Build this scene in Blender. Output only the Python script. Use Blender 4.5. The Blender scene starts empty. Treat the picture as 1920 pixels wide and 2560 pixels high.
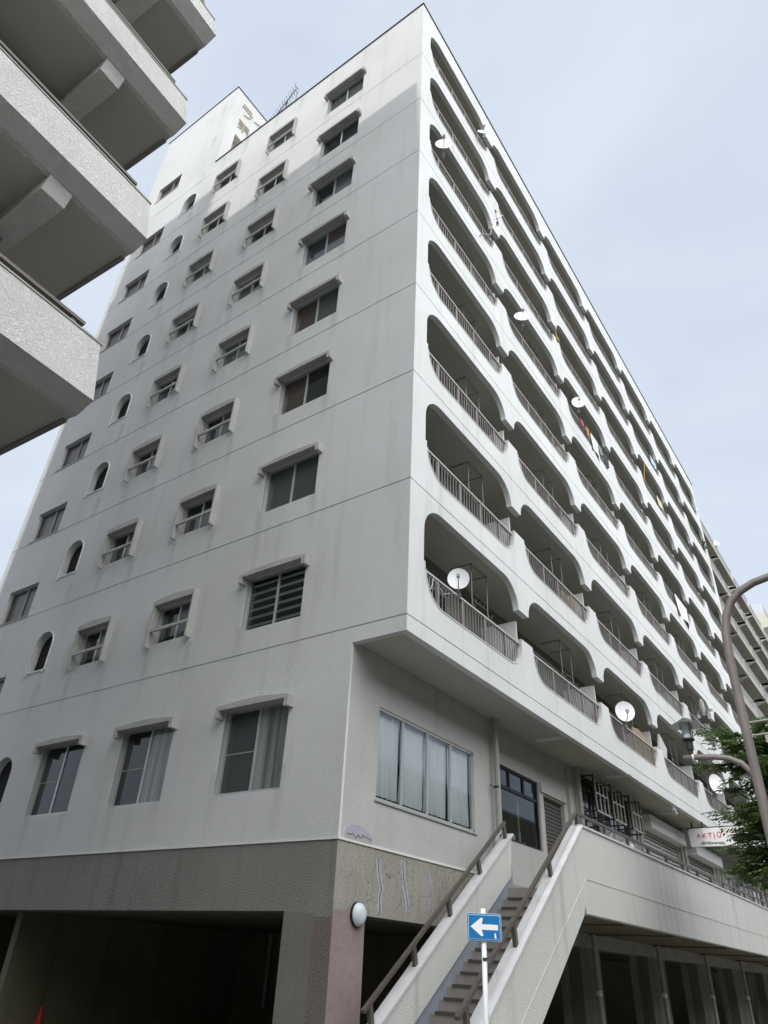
import bpy, bmesh, math, random
from mathutils import Vector, Matrix
from mathutils.geometry import tessellate_polygon
random.seed(7)
C = bpy.data.collections.new("place"); bpy.context.scene.collection.children.link(C)
SC = bpy.context.scene
# ------------------------------------------------------------------ camera, sky, sun, exposure
cp = Vector((-8.8705, -5.9497, -4.9797)); yaw, pitch, roll = 0.6439, 0.5825, 0.0563
fw = Vector((math.cos(pitch)*math.cos(yaw), math.cos(pitch)*math.sin(yaw), math.sin(pitch)))
rt = Vector((math.sin(yaw), -math.cos(yaw), 0)); up = rt.cross(fw)
r2 = math.cos(roll)*rt + math.sin(roll)*up; u2 = -math.sin(roll)*rt + math.cos(roll)*up
cam = bpy.data.objects.new("camera", bpy.data.cameras.new("camera")); C.objects.link(cam)
cam.matrix_world = Matrix(((r2.x, u2.x, -fw.x, cp.x), (r2.y, u2.y, -fw.y, cp.y), (r2.z, u2.z, -fw.z, cp.z), (0, 0, 0, 1)))
cd = cam.data; cd.sensor_fit = 'HORIZONTAL'; cd.sensor_width = 36; cd.lens = 36*1750.6536/1920
cd.shift_x = (960-946.8961)/1920; cd.shift_y = -(1280-1272.0243)/1920; cd.clip_start = .05; cd.clip_end = 3000
SC.camera = cam
SUNEL = math.radians(39.9)
W = bpy.data.worlds.new("World"); SC.world = W; W.use_nodes = True
nt = W.node_tree; nt.nodes.clear(); N = nt.nodes.new; L = nt.links.new
bg = N('ShaderNodeBackground'); out = N('ShaderNodeOutputWorld'); L(bg.outputs[0], out.inputs[0])
sky = N('ShaderNodeTexSky'); sky.sky_type = 'NISHITA'; sky.sun_disc = False; sky.sun_elevation = SUNEL
sky.sun_rotation = math.radians(270); sky.dust_density = 2.5; sky.ozone_density = 1.5
tc = N('ShaderNodeTexCoord'); mp = N('ShaderNodeMapping'); mp.inputs['Scale'].default_value = (1.6, 1.6, 3.2)
mp.inputs['Location'].default_value = (3.1, .4, 1.7)
L(tc.outputs['Generated'], mp.inputs[0])
ns = N('ShaderNodeTexNoise'); ns.inputs['Scale'].default_value = 1.7; ns.inputs['Detail'].default_value = 7; ns.inputs['Roughness'].default_value = .5
ns.inputs['Distortion'].default_value = .4
L(mp.outputs[0], ns.inputs['Vector'])
cr = N('ShaderNodeValToRGB'); cr.color_ramp.elements[0].position = .36; cr.color_ramp.elements[0].color = (5.3, 5.95, 6.95, 1)
cr.color_ramp.elements[1].position = .66; cr.color_ramp.elements[1].color = (6.2, 6.75, 7.6, 1)
e = cr.color_ramp.elements.new(.5); e.color = (5.75, 6.35, 7.25, 1)
L(ns.outputs['Fac'], cr.inputs[0])
# brighter sky patch added behind the camera, unseen, to light the balcony facade
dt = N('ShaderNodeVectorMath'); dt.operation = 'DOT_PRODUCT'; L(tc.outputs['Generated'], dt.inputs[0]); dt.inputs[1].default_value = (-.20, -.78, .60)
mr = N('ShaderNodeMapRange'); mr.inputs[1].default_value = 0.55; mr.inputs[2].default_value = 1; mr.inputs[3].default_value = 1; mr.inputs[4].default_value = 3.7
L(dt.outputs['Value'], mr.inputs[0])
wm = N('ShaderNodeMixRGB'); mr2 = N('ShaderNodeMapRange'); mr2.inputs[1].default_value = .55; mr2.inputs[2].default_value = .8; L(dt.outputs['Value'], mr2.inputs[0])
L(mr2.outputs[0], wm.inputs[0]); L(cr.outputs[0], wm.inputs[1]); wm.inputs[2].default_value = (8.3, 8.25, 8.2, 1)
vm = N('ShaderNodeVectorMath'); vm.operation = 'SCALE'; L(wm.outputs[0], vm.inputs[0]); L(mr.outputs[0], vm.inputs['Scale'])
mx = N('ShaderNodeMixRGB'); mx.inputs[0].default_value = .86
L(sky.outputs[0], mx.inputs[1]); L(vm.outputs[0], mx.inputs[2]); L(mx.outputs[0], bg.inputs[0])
bg.inputs[1].default_value = .1
sl = bpy.data.lights.new("sun", 'SUN'); sl.energy = 1.35; sl.angle = math.radians(1.1); sl.color = (1, .97, .91)
so = bpy.data.objects.new("sun", sl); C.objects.link(so)
sd = Vector((-math.cos(SUNEL), 0.0, math.sin(SUNEL))); so.rotation_euler = sd.to_track_quat('Z', 'Y').to_euler(); so.location = (-40, 0, 60)
SC.view_settings.view_transform = 'Standard'; SC.view_settings.look = 'None'; SC.view_settings.gamma = 1; SC.view_settings.exposure = .43
SC.view_settings.use_curve_mapping = False

# ------------------------------------------------------------------ helpers
H = 2.8; GZ = -6.6; ROOF = 23.16; BAY = 4.793; LX = 33.8; LY = 15.25
class MB:
    def __init__(s): s.v = []; s.f = []
    def add(s, vs, fs):
        n = len(s.v); s.v += [tuple(v) for v in vs]; s.f += [tuple(i+n for i in f) for f in fs]; return s
    def box(s, x0, y0, z0, x1, y1, z1):
        if x0 > x1: x0, x1 = x1, x0
        if y0 > y1: y0, y1 = y1, y0
        if z0 > z1: z0, z1 = z1, z0
        return s.add([(x0,y0,z0),(x1,y0,z0),(x1,y1,z0),(x0,y1,z0),(x0,y0,z1),(x1,y0,z1),(x1,y1,z1),(x0,y1,z1)],
              [(0,3,2,1),(4,5,6,7),(0,1,5,4),(1,2,6,5),(2,3,7,6),(3,0,4,7)])
    def quad(s, a, b, c, d): return s.add([a,b,c,d], [(0,1,2,3)])
    def tube(s, pts, r, n=8, cap=True, r1=None):
        pts = [Vector(p) for p in pts]; vs = []; fs = []; m = len(pts)
        d = (pts[1]-pts[0]).normalized(); a = Vector((0,0,1)) if abs(d.z) < .9 else Vector((1,0,0)); u = d.cross(a).normalized()
        for i, p in enumerate(pts):
            t = (pts[min(i+1,m-1)]-pts[max(i-1,0)]).normalized(); u = (u-t*u.dot(t)).normalized(); w = t.cross(u)
            rr = r if r1 is None else r+(r1-r)*i/(m-1)
            for k in range(n):
                an = 2*math.pi*k/n; vs.append(p+rr*(math.cos(an)*u+math.sin(an)*w))
        for i in range(m-1):
            for k in range(n):
                fs.append((i*n+k, i*n+(k+1)%n, (i+1)*n+(k+1)%n, (i+1)*n+k))
        if cap: fs.append(tuple(range(n))[::-1]); fs.append(tuple((m-1)*n+k for k in range(n)))
        return s.add(vs, fs)
    def bar(s, p, q, w, h, upv=(0,0,1)):
        p = Vector(p); q = Vector(q); t = (q-p).normalized(); u = Vector(upv); side = t.cross(u).normalized(); u = side.cross(t).normalized()
        vs = []
        for o in (p, q):
            for a, b in ((-1,-1),(1,-1),(1,1),(-1,1)): vs.append(o+side*a*w/2+u*b*h/2)
        return s.add(vs, [(0,1,2,3),(7,6,5,4),(0,4,5,1),(1,5,6,2),(2,6,7,3),(3,7,4,0)])
    def lathe(s, prof, c=(0,0,0), n=20):
        vs = []; fs = []
        for r, z in prof:
            for k in range(n):
                a = 2*math.pi*k/n; vs.append((c[0]+r*math.cos(a), c[1]+r*math.sin(a), c[2]+z))
        for i in range(len(prof)-1):
            for k in range(n): fs.append((i*n+k, i*n+(k+1)%n, (i+1)*n+(k+1)%n, (i+1)*n+k))
        return s.add(vs, fs)
    def plate(s, outer, holes, ax, val, flip=False):
        loops = [[Vector((a,b,0)) for a,b in outer]]+[[Vector((a,b,0)) for a,b in h] for h in holes]
        tr = tessellate_polygon(loops); pts = [p for l in loops for p in l]
        vs = [(val,p.x,p.y) if ax == 'x' else ((p.x,val,p.y) if ax == 'y' else (p.x,p.y,val)) for p in pts]
        return s.add(vs, [(t[0],t[1],t[2]) for t in tr])
    def reveal(s, loop, ax, v0, v1, closed=True):
        n = len(loop); rng = range(n) if closed else range(n-1)
        f = (lambda v,a,b: (v,a,b)) if ax == 'x' else ((lambda v,a,b: (a,v,b)) if ax == 'y' else (lambda v,a,b: (a,b,v)))
        vs = [f(v0,*p) for p in loop]+[f(v1,*p) for p in loop]
        return s.add(vs, [(i, (i+1)%n, n+(i+1)%n, n+i) for i in rng])
    def prism(s, loop, ax, v0, v1):
        s.plate(loop, [], ax, v0); s.plate(loop, [], ax, v1); return s.reveal(loop, ax, v0, v1)
    def build(s, name, mat, parent=None, smooth=False, bevel=0, fix=True, loc=None, rotz=0, uv=False):
        me = bpy.data.meshes.new(name); me.from_pydata(s.v, [], s.f)
        if fix:
            bm = bmesh.new(); bm.from_mesh(me); bmesh.ops.remove_doubles(bm, verts=bm.verts, dist=.0004)
            bmesh.ops.recalc_face_normals(bm, faces=bm.faces); bm.to_mesh(me); bm.free()
        if smooth:
            for p in me.polygons: p.use_smooth = True
        me.materials.append(mat)
        o = bpy.data.objects.new(name, me); C.objects.link(o)
        if parent is not None: o.parent = parent
        if loc is not None: o.location = loc
        if rotz: o.rotation_euler.z = rotz
        if bevel:
            b = o.modifiers.new('bevel', 'BEVEL'); b.width = bevel; b.segments = 2; b.limit_method = 'ANGLE'
        return o
def tag(o, label=None, cat=None, group=None, kind=None):
    for k, v in (('label', label), ('category', cat), ('group', group), ('kind', kind)):
        if v: o[k] = v
    return o
def empty(name, label, cat, loc=(0,0,0), group=None, rotz=0):
    o = bpy.data.objects.new(name, None); C.objects.link(o); o.location = loc; o.rotation_euler.z = rotz; o.empty_display_size = .3
    return tag(o, label, cat, group)
def copy_tree(o, parent=None, dloc=None):
    c = o.copy(); C.objects.link(c)
    if parent is not None: c.parent = parent
    if dloc is not None: c.location = Vector(o.location)+Vector(dloc)
    for ch in list(o.children):
        if ch is not c: copy_tree(ch, c)
    return c

# ------------------------------------------------------------------ materials
def mat(name, col, rough=.8, metal=0, spec=.5, bump=None, var=None, streak=0, crack=0, noise2=None):
    """bump=(scale, strength, dist); var=(scale, amount); streak = strength of vertical rain stains"""
    m = bpy.data.materials.new(name); m.use_nodes = True; t = m.node_tree; n = t.nodes; l = t.links.new
    b = n['Principled BSDF']; b.inputs['Roughness'].default_value = rough; b.inputs['Metallic'].default_value = metal
    b.inputs['Specular IOR Level'].default_value = spec
    g = n.new('ShaderNodeNewGeometry'); cur = None
    rgb = n.new('ShaderNodeRGB'); rgb.outputs[0].default_value = (*col, 1); cur = rgb.outputs[0]
    def mul(a, fac, lo, blend='MULTIPLY', colr=(1,1,1)):
        q = n.new('ShaderNodeMixRGB'); q.blend_type = blend; l(fac, q.inputs[0]); l(a, q.inputs[1]); q.inputs[2].default_value = (*lo, 1); return q.outputs[0]
    if var:
        x = n.new('ShaderNodeTexNoise'); x.inputs['Scale'].default_value = var[0]; x.inputs['Detail'].default_value = 5; l(g.outputs['Position'], x.inputs['Vector'])
        r = n.new('ShaderNodeMapRange'); r.inputs[1].default_value = .35; r.inputs[2].default_value = .7; r.inputs[3].default_value = 0; r.inputs[4].default_value = var[1]; l(x.outputs['Fac'], r.inputs[0])
        cur = mul(cur, r.outputs[0], (.55,.54,.5))
    if streak:
        mp = n.new('ShaderNodeMapping'); mp.inputs['Scale'].default_value = (2.3, 2.3, .16); l(g.outputs['Position'], mp.inputs[0])
        x = n.new('ShaderNodeTexNoise'); x.inputs['Scale'].default_value = 1.3; x.inputs['Detail'].default_value = 6; x.inputs['Roughness'].default_value = .62; l(mp.outputs[0], x.inputs['Vector'])
        r = n.new('ShaderNodeMapRange'); r.inputs[1].default_value = .54; r.inputs[2].default_value = .8; r.inputs[3].default_value = 0; r.inputs[4].default_value = streak; l(x.outputs['Fac'], r.inputs[0])
        cur = mul(cur, r.outputs[0], (.42,.41,.38))
    if crack:
        x = n.new('ShaderNodeTexNoise'); x.inputs['Scale'].default_value = 4; x.inputs['Detail'].default_value = 4; l(g.outputs['Position'], x.inputs['Vector'])
        a = n.new('ShaderNodeMixRGB'); a.blend_type = 'ADD'; a.inputs[0].default_value = .35; l(g.outputs['Position'], a.inputs[1]); l(x.outputs['Color'], a.inputs[2])
        mp = n.new('ShaderNodeMapping'); mp.inputs['Scale'].default_value = (2.6, 2.6, .9); l(a.outputs[0], mp.inputs[0])
        v = n.new('ShaderNodeTexVoronoi'); v.feature = 'DISTANCE_TO_EDGE'; v.inputs['Scale'].default_value = 1.4; l(mp.outputs[0], v.inputs['Vector'])
        r = n.new('ShaderNodeMapRange'); r.inputs[1].default_value = .0; r.inputs[2].default_value = .016; r.inputs[3].default_value = crack; r.inputs[4].default_value = 0; l(v.outputs['Distance'], r.inputs[0])
        cur = mul(cur, r.outputs[0], (.25,.24,.22))
    l(cur, b.inputs['Base Color'])
    if bump:
        x = n.new('ShaderNodeTexNoise'); x.inputs['Scale'].default_value = bump[0]; x.inputs['Detail'].default_value = 3; l(g.outputs['Position'], x.inputs['Vector'])
        bp = n.new('ShaderNodeBump'); bp.inputs['Strength'].default_value = bump[1]; bp.inputs['Distance'].default_value = bump[2]; l(x.outputs['Fac'], bp.inputs['Height'])
        l(bp.outputs[0], b.inputs['Normal'])
        # bump hollows are also darkened in the colour, painting shade into the grain
        r = n.new('ShaderNodeMapRange'); r.inputs[1].default_value = .3; r.inputs[2].default_value = .5; r.inputs[3].default_value = .34*bump[1]; r.inputs[4].default_value = 0; l(x.outputs['Fac'], r.inputs[0])
        q = mul(cur, r.outputs[0], (.3,.3,.3)); l(q, b.inputs['Base Color'])
    return m
M = {}
M['white'] = mat('white stucco', (.72,.73,.73), .9, bump=(62, 1, .016), var=(.35,.22), streak=.26)
M['white_s'] = mat('smooth white paint', (.765,.79,.79), .85, bump=(62, .6, .010), var=(.5,.24), streak=.38)
M['trim'] = mat('pale concrete trim', (.50,.505,.485), .9, bump=(60, .9, .012), var=(3,.35), streak=.3)
M['rim'] = mat('white window rim', (.72,.73,.72), .7)
M['taupe'] = mat('taupe stucco', (.255,.248,.23), .9, bump=(45, .9, .02), var=(.8,.3), streak=.6)
M['beige'] = mat('cracked beige stucco', (.36,.35,.305), .9, bump=(26, .6, .015), var=(1.5,.4), streak=.3, crack=.75)
M['mauve'] = mat('mauve primer paint', (.30,.235,.225), .8, bump=(14, .5, .015), var=(2,.25))
M['mauve_d'] = mat('brown primer paint', (.18,.155,.145), .85, bump=(30, .8, .02), var=(2,.2))
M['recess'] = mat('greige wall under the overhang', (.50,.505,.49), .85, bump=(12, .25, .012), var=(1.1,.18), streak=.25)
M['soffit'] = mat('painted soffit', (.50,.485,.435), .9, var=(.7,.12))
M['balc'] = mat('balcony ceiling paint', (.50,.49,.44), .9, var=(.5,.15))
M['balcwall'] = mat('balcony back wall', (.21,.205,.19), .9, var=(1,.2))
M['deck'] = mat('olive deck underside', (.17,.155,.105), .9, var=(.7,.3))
M['cream'] = mat('cream paint', (.62,.60,.53), .85, var=(.6,.2))
M['lav'] = mat('lavender repair filler', (.42,.42,.49), .8, bump=(30,.5,.01), var=(5,.35))
M['crackd'] = mat('dark open crack', (.10,.095,.11), .9)
M['rail'] = mat('brown anodised railing', (.29,.27,.25), .45, .3)
M['railtop'] = mat('grey steel top rail', (.52,.51,.49), .45, .2)
M['alu'] = mat('aluminium window frame', (.52,.54,.54), .4, .4)
M['white_metal'] = mat('white painted metal', (.78,.78,.80), .4, 0)
M['handrail'] = mat('dark brown handrail', (.115,.098,.088), .45, .1, var=(8,.3))
M['dark'] = mat('dark metal', (.02,.02,.022), .6)
M['black'] = mat('near black interior', (.012,.012,.013), .9)
M['garage'] = mat('garage concrete', (.20,.195,.13), .9, var=(.6,.5), streak=.6)
M['pier'] = mat('grey garage pier', (.19,.186,.165), .9, bump=(20,.5,.01), var=(1,.35), streak=.5)
M['step'] = mat('concrete riser', (.33,.31,.28), .85, var=(5,.35))
M['nosing'] = mat('dark rubber nosing', (.075,.065,.06), .6)
M['skirt'] = mat('blue grey stair skirting', (.30,.335,.40), .7, var=(4,.25))
M['parapet'] = mat('pale greenish stucco parapet', (.67,.685,.655), .9, bump=(40, .6, .012), var=(.5,.15), streak=.55)
M['coping'] = mat('white metal coping', (.68,.68,.70), .5, var=(4,.25), streak=.4)
M['pipe'] = mat('grey drain pipe', (.36,.355,.33), .5, var=(4,.15))
M['asphalt'] = mat('asphalt', (.085,.085,.085), .9, bump=(60,.5,.01), var=(.4,.3))
M['paving'] = mat('paving', (.26,.25,.235), .85, bump=(30,.4,.01), var=(.8,.3))
M['kerb'] = mat('kerb stone', (.36,.355,.34), .85, var=(2,.3))
M['paint'] = mat('road paint', (.75,.75,.72), .7, var=(5,.4))
M['pole'] = mat('mauve brown pole paint', (.21,.185,.182), .45, 0, var=(6,.5), streak=.5)
M['blue'] = mat('blue sign face', (.005,.165,.42), .4)
M['signwhite'] = mat('white sign legend', (.82,.84,.88), .35)
M['signpole'] = mat('white pole paint', (.74,.77,.80), .35)
M['red'] = mat('red letters', (.55,.02,.03), .5)
M['ink'] = mat('dark letters', (.03,.03,.035), .5)
M['bronze'] = mat('bronze letters', (.34,.315,.25), .6, .1)
M['dish'] = mat('white dish paint', (.83,.85,.87), .35)
M['hang'] = mat('galvanised rod', (.23,.225,.21), .45, .4)
M['cone'] = mat('red cone plastic', (.6,.03,.02), .5)
M['shutter'] = mat('pale steel shutter', (.62,.62,.60), .45, .1, var=(3,.2))
M['dshutter'] = mat('dark shutter', (.09,.082,.075), .5)
M['grey'] = mat('stained neighbour concrete', (.40,.395,.36), .9, bump=(8,.3,.01), var=(.8,.3), streak=.5)
M['greyd'] = mat('neighbour wall', (.33,.315,.27), .9, var=(.8,.3), streak=.4)
M['bark'] = mat('bark', (.12,.10,.08), .9, bump=(12,.8,.03), var=(5,.4))
M['yellow'] = mat('ochre board', (.34,.26,.12), .8, var=(4,.4))
M['clothw'] = mat('white cotton', (.80,.80,.78), .9); M['clothr'] = mat('red cotton', (.42,.10,.11), .9)
M['clotho'] = mat('orange cotton', (.42,.24,.09), .9); M['clothk'] = mat('dark cotton', (.04,.05,.055), .9)
M['clothb'] = mat('pale blue cotton', (.45,.58,.68), .9); M['clothg'] = mat('grey green cotton', (.22,.28,.28), .9)
M['wood'] = mat('tan reed screen', (.40,.30,.19), .8, var=(9,.4)); M['bluep'] = mat('blue plastic', (.02,.05,.25), .4)
M['terracotta'] = mat('terracotta', (.35,.14,.07), .8)

def gable_stains(m, ys):
    t = m.node_tree; n = t.nodes; l = t.links.new; bs = n['Principled BSDF']; src = bs.inputs['Base Color'].links[0].from_socket
    g = n.new('ShaderNodeNewGeometry'); sp = n.new('ShaderNodeSeparateXYZ'); l(g.outputs['Position'], sp.inputs[0])
    def mth(op, a, b=None, c=None):
        q = n.new('ShaderNodeMath'); q.operation = op; q.use_clamp = False
        for k, v in enumerate((a, b, c)):
            if v is None: continue
            if isinstance(v, (int, float)): q.inputs[k].default_value = v
            else: l(v, q.inputs[k])
        return q.outputs[0]
    nz = n.new('ShaderNodeTexNoise'); nz.inputs['Scale'].default_value = 1; nz.inputs['Detail'].default_value = 5
    mp = n.new('ShaderNodeMapping'); mp.inputs['Scale'].default_value = (1, 9, .7); l(g.outputs['Position'], mp.inputs[0]); l(mp.outputs[0], nz.inputs['Vector'])
    yy = mth('ADD', sp.outputs[1], mth('MULTIPLY', nz.outputs['Fac'], .16))
    tot = None
    for y in ys:
        d = mth('MAXIMUM', mth('SUBTRACT', 1, mth('DIVIDE', mth('ABSOLUTE', mth('SUBTRACT', yy, y+.08)), .17)), 0)
        tot = d if tot is None else mth('MAXIMUM', tot, d)
    zf = mth('FRACT', mth('DIVIDE', mth('SUBTRACT', sp.outputs[2], .62), 2.8))
    ramp = n.new('ShaderNodeMapRange'); ramp.inputs[1].default_value = .58; ramp.inputs[2].default_value = .97; l(zf, ramp.inputs[0])
    fac = mth('MULTIPLY', mth('MULTIPLY', tot, ramp.outputs[0]), mth('MULTIPLY', nz.outputs['Fac'], .62))
    q = n.new('ShaderNodeMixRGB'); q.blend_type = 'MULTIPLY'; l(fac, q.inputs[0]); l(src, q.inputs[1]); q.inputs[2].default_value = (.42,.40,.36,1); l(q.outputs[0], bs.inputs['Base Color'])
gable_stains(M['white'], (2.45, 3.98, 5.5, 6.82, 8.4, 9.7, 11.0))
def neighbour_mat():
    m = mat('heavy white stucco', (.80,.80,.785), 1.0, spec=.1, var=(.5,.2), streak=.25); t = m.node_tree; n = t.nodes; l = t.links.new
    g = n.new('ShaderNodeNewGeometry'); mp = n.new('ShaderNodeMapping'); mp.inputs['Scale'].default_value = (1, 1, 2.2); l(g.outputs['Position'], mp.inputs[0])
    x = n.new('ShaderNodeTexNoise'); x.inputs['Scale'].default_value = 30; x.inputs['Detail'].default_value = 5; x.inputs['Roughness'].default_value = .65; x.inputs['Distortion'].default_value = .7; l(mp.outputs[0], x.inputs['Vector'])
    r = n.new('ShaderNodeMapRange'); r.inputs[1].default_value = .38; r.inputs[2].default_value = .58; l(x.outputs['Fac'], r.inputs[0])
    bp = n.new('ShaderNodeBump'); bp.inputs['Strength'].default_value = .8; bp.inputs['Distance'].default_value = .016; l(r.outputs[0], bp.inputs['Height'])
    l(bp.outputs[0], n['Principled BSDF'].inputs['Normal'])
    return m
M['heavy'] = neighbour_mat(); M['neigh'] = mat('grey neighbour stucco', (.42,.415,.39), .9, var=(.5,.25), streak=.4)  # plain grey stucco for the neighbour's wall and roof slab

def glass(name, tint=.55, r=.03):
    m = bpy.data.materials.new(name); m.use_nodes = True; t = m.node_tree; n = t.nodes; n.clear(); l = t.links.new
    o = n.new('ShaderNodeOutputMaterial'); mi = n.new('ShaderNodeMixShader'); tr = n.new('ShaderNodeBsdfTransparent'); gl = n.new('ShaderNodeBsdfGlossy'); fr = n.new('ShaderNodeFresnel')
    fr.inputs[0].default_value = 1.48; tr.inputs[0].default_value = (tint,tint*1.03,tint*1.02,1); gl.inputs['Roughness'].default_value = r; gl.inputs['Color'].default_value = (.9,.95,1,1)
    l(fr.outputs[0], mi.inputs[0]); l(tr.outputs[0], mi.inputs[1]); l(gl.outputs[0], mi.inputs[2]); l(mi.outputs[0], o.inputs[0]); return m
M['glass'] = glass('clear window glass', .93)
M['lampglass'] = mat('frosted lamp glass', (.50,.56,.60), .25)
def pane(name, col, rough=.06):
    m = mat(name, col, rough, 0, .5); b = m.node_tree.nodes['Principled BSDF']; b.inputs['IOR'].default_value = 1.5; return m
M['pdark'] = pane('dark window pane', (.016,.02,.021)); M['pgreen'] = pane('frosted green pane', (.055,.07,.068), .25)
M['pbrown'] = pane('curtained brown pane', (.06,.05,.042), .12); M['plouv'] = pane('pane with dark mesh', (.035,.03,.025), .3)
M['blind'] = mat('grey green blind slats', (.42,.48,.46), .6); M['pnavy'] = pane('pane over navy blind', (.03,.04,.055), .12)
def curtain_mat(name, a, b, sc):
    m = mat(name, a, .9); t = m.node_tree; n = t.nodes; l = t.links.new
    g = n.new('ShaderNodeNewGeometry'); mp = n.new('ShaderNodeMapping'); mp.inputs['Scale'].default_value = (sc, sc, .25); l(g.outputs['Position'], mp.inputs[0])
    x = n.new('ShaderNodeTexNoise'); x.inputs['Scale'].default_value = 1; x.inputs['Detail'].default_value = 4; l(mp.outputs[0], x.inputs['Vector'])
    r = n.new('ShaderNodeValToRGB'); r.color_ramp.elements[0].position = .35; r.color_ramp.elements[1].position = .65; r.color_ramp.elements[0].color = (*a,1); r.color_ramp.elements[1].color = (*b,1)
    l(x.outputs['Fac'], r.inputs[0]); l(r.outputs[0], n['Principled BSDF'].inputs['Base Color']); return m
M['curtpane'] = curtain_mat('pane with drawn grey curtain', (.11,.12,.118), (.30,.32,.31), 9)
M['curtpane'].node_tree.nodes['Principled BSDF'].inputs['Roughness'].default_value = .15
M['curtain'] = mat('white net curtain', (.90,.92,.95), .9)

# ------------------------------------------------------------------ ground
g = MB().quad((-900,-900,GZ),(900,-900,GZ),(900,900,GZ),(-900,900,GZ)).build('road', M['asphalt'], fix=False); tag(g, kind='structure')
g = MB().box(-3.5,-4.6,GZ-.05,80,1.1,GZ+.13).box(-3.5,1.1,GZ-.05,-1.2,40,GZ+.13).build('pavement', M['paving']); tag(g, kind='structure')
g = MB().box(-3.68,-4.78,GZ-.05,80,-4.604,GZ+.15).box(-3.68,-4.604,GZ-.05,-3.504,40,GZ+.15).build('kerb', M['kerb']); tag(g, kind='structure')
mb = MB()
for k in range(12): mb.box(-8+k*6, -9.1, GZ+.001, -5+k*6, -8.98, GZ+.004)
tag(mb.build('lane_marking', M['paint']), kind='structure')

# ------------------------------------------------------------------ main apartment building
B = empty('apartment_building', 'white stucco slab block with scalloped balcony openings, filling the photo centre', 'building')
def rect(a0, b0, a1, b1): return [(a0,b0),(a1,b0),(a1,b1),(a0,b1)]
def arch_loop(c, zb, w, zs):
    r = w/2; p = [(c-r, zb), (c+r, zb)]
    for i in range(0, 17): a = math.pi*i/16; p.append((c+r*math.cos(a), zs+r*math.sin(a)))
    return p
# --- gable wall on x = 0
AW = (2.41, 4.0); BW = (5.52, 6.78); CW = (8.42, 9.67); DW = (11.39, .82); EW = (12.78, 14.30)
DEP = .26
gw = MB(); G = .013; FT_ = .14
def band(poly, holes, dep=DEP):
    gw.plate(poly, [h for h, d in holes], 'x', 0)
    for h, d in holes: gw.reveal(h, 'x', 0, d)
for k in range(8):
    z = H*k; top = z+H-G
    hs = [(rect(AW[0], z+.50, AW[1], z+1.70), .2), (rect(BW[0], z+.78, BW[1], z+1.68), .22), (rect(CW[0], z+.78, CW[1], z+1.68), .22),
          (arch_loop(DW[0], z+.98, DW[1], z+1.66), .2)]
    if k > 0: hs.append((rect(EW[0], z+.07, EW[1], z+1.13), .15))
    else: hs.append((rect(EW[0], .07, EW[1], 1.10), .15))
    if k < 7: band(rect(0, z+G, LY, top), hs)
    else: band([(0,z+G),(LY,z+G),(LY,top),(10.36,top),(10.36,ROOF),(0,ROOF)], hs)
band(rect(10.36, 22.4+G, LY, 29.48), [(rect(EW[0]+.08, 23.62, EW[1]+.1, 24.68), .15)])
# second floor part, below the first joint
ZB = -3.38
hs = [(rect(y0, -2.58, y1, -1.08), .2) for y0, y1 in ((2.41,4.0),(5.39,6.99),(8.28,9.88))]
hs += [(arch_loop(DW[0], -2.2, DW[1], -1.55), .2), (rect(EW[0], -2.7, EW[1], -1.6), .15)]
band([(0,-G),(LY,-G),(LY,ZB),(1.12,ZB),(1.12,-.29),(0,-.29)], hs)
for k in range(9):   # joint grooves, 26 mm by 16 mm
    z = H*k; y0 = 0 if k < 8 else 10.36
    for zz in ((z-G, z+G) if True else ()):
        gw.quad((0,y0,zz),(0,LY,zz),(.016,LY,zz),(.016,y0,zz))
    gw.quad((.016,y0,z-G),(.016,LY,z-G),(.016,LY,z+G),(.016,y0,z+G))
gw.quad((0,FT_,-.29),(0,1.12,-.29),(.14,1.12,-.29),(.14,FT_,-.29))
gw.build('gable_wall', M['white'], B)
# --- balcony facade on y = 0, one long scalloped slot per storey
def arc(cx, cz, rx, rz, a0, a1, n=9): return [(cx+rx*math.cos(math.radians(a0+(a1-a0)*i/n)), cz+rz*math.sin(math.radians(a0+(a1-a0)*i/n))) for i in range(n+1)]
def tabx(i): return 4.52+BAY*i, 5.09+BAY*i      # parapet stub
def penx(i): return 4.49+BAY*i, 5.0+BAY*i       # hanging stub
XE = 33.25
def slot(z):
    p = [(.50, z+1.26), (.56, z+1.26), (.56, z+1.10)] + arc(1.20, z+1.10, .64, .61, 180, 270)[1:]
    for i in range(6):
        a, b = tabx(i)
        p += arc(a-.62, z+1.10, .62, .61, 270, 360) + [(a, z+1.23), (b, z+1.23), (b, z+1.12)] + arc(b+.62, z+1.12, .62, .60, 180, 270)[1:]
    p += arc(XE-.68, z+1.10, .62, .61, 270, 360) + [(XE-.06, z+1.26), (XE, z+1.26)]
    p += arc(XE-.64, z+1.93, .64, .60, 0, 90)
    for i in range(5, -1, -1):
        a, b = penx(i)
        p += arc(b+.68, z+1.92, .68, .61, 90, 180)[:-1] + [(b, z+1.92), (a, z+1.92)] + arc(a-.68, z+1.92, .68, .61, 0, 90)[1:]
    p += arc(1.12, z+1.93, .62, .60, 90, 180)
    q = []
    for c in p:
        if not q or (abs(c[0]-q[-1][0])+abs(c[1]-q[-1][1])) > .002: q.append(c)
    return q
fa = MB(); FT = .14
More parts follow.
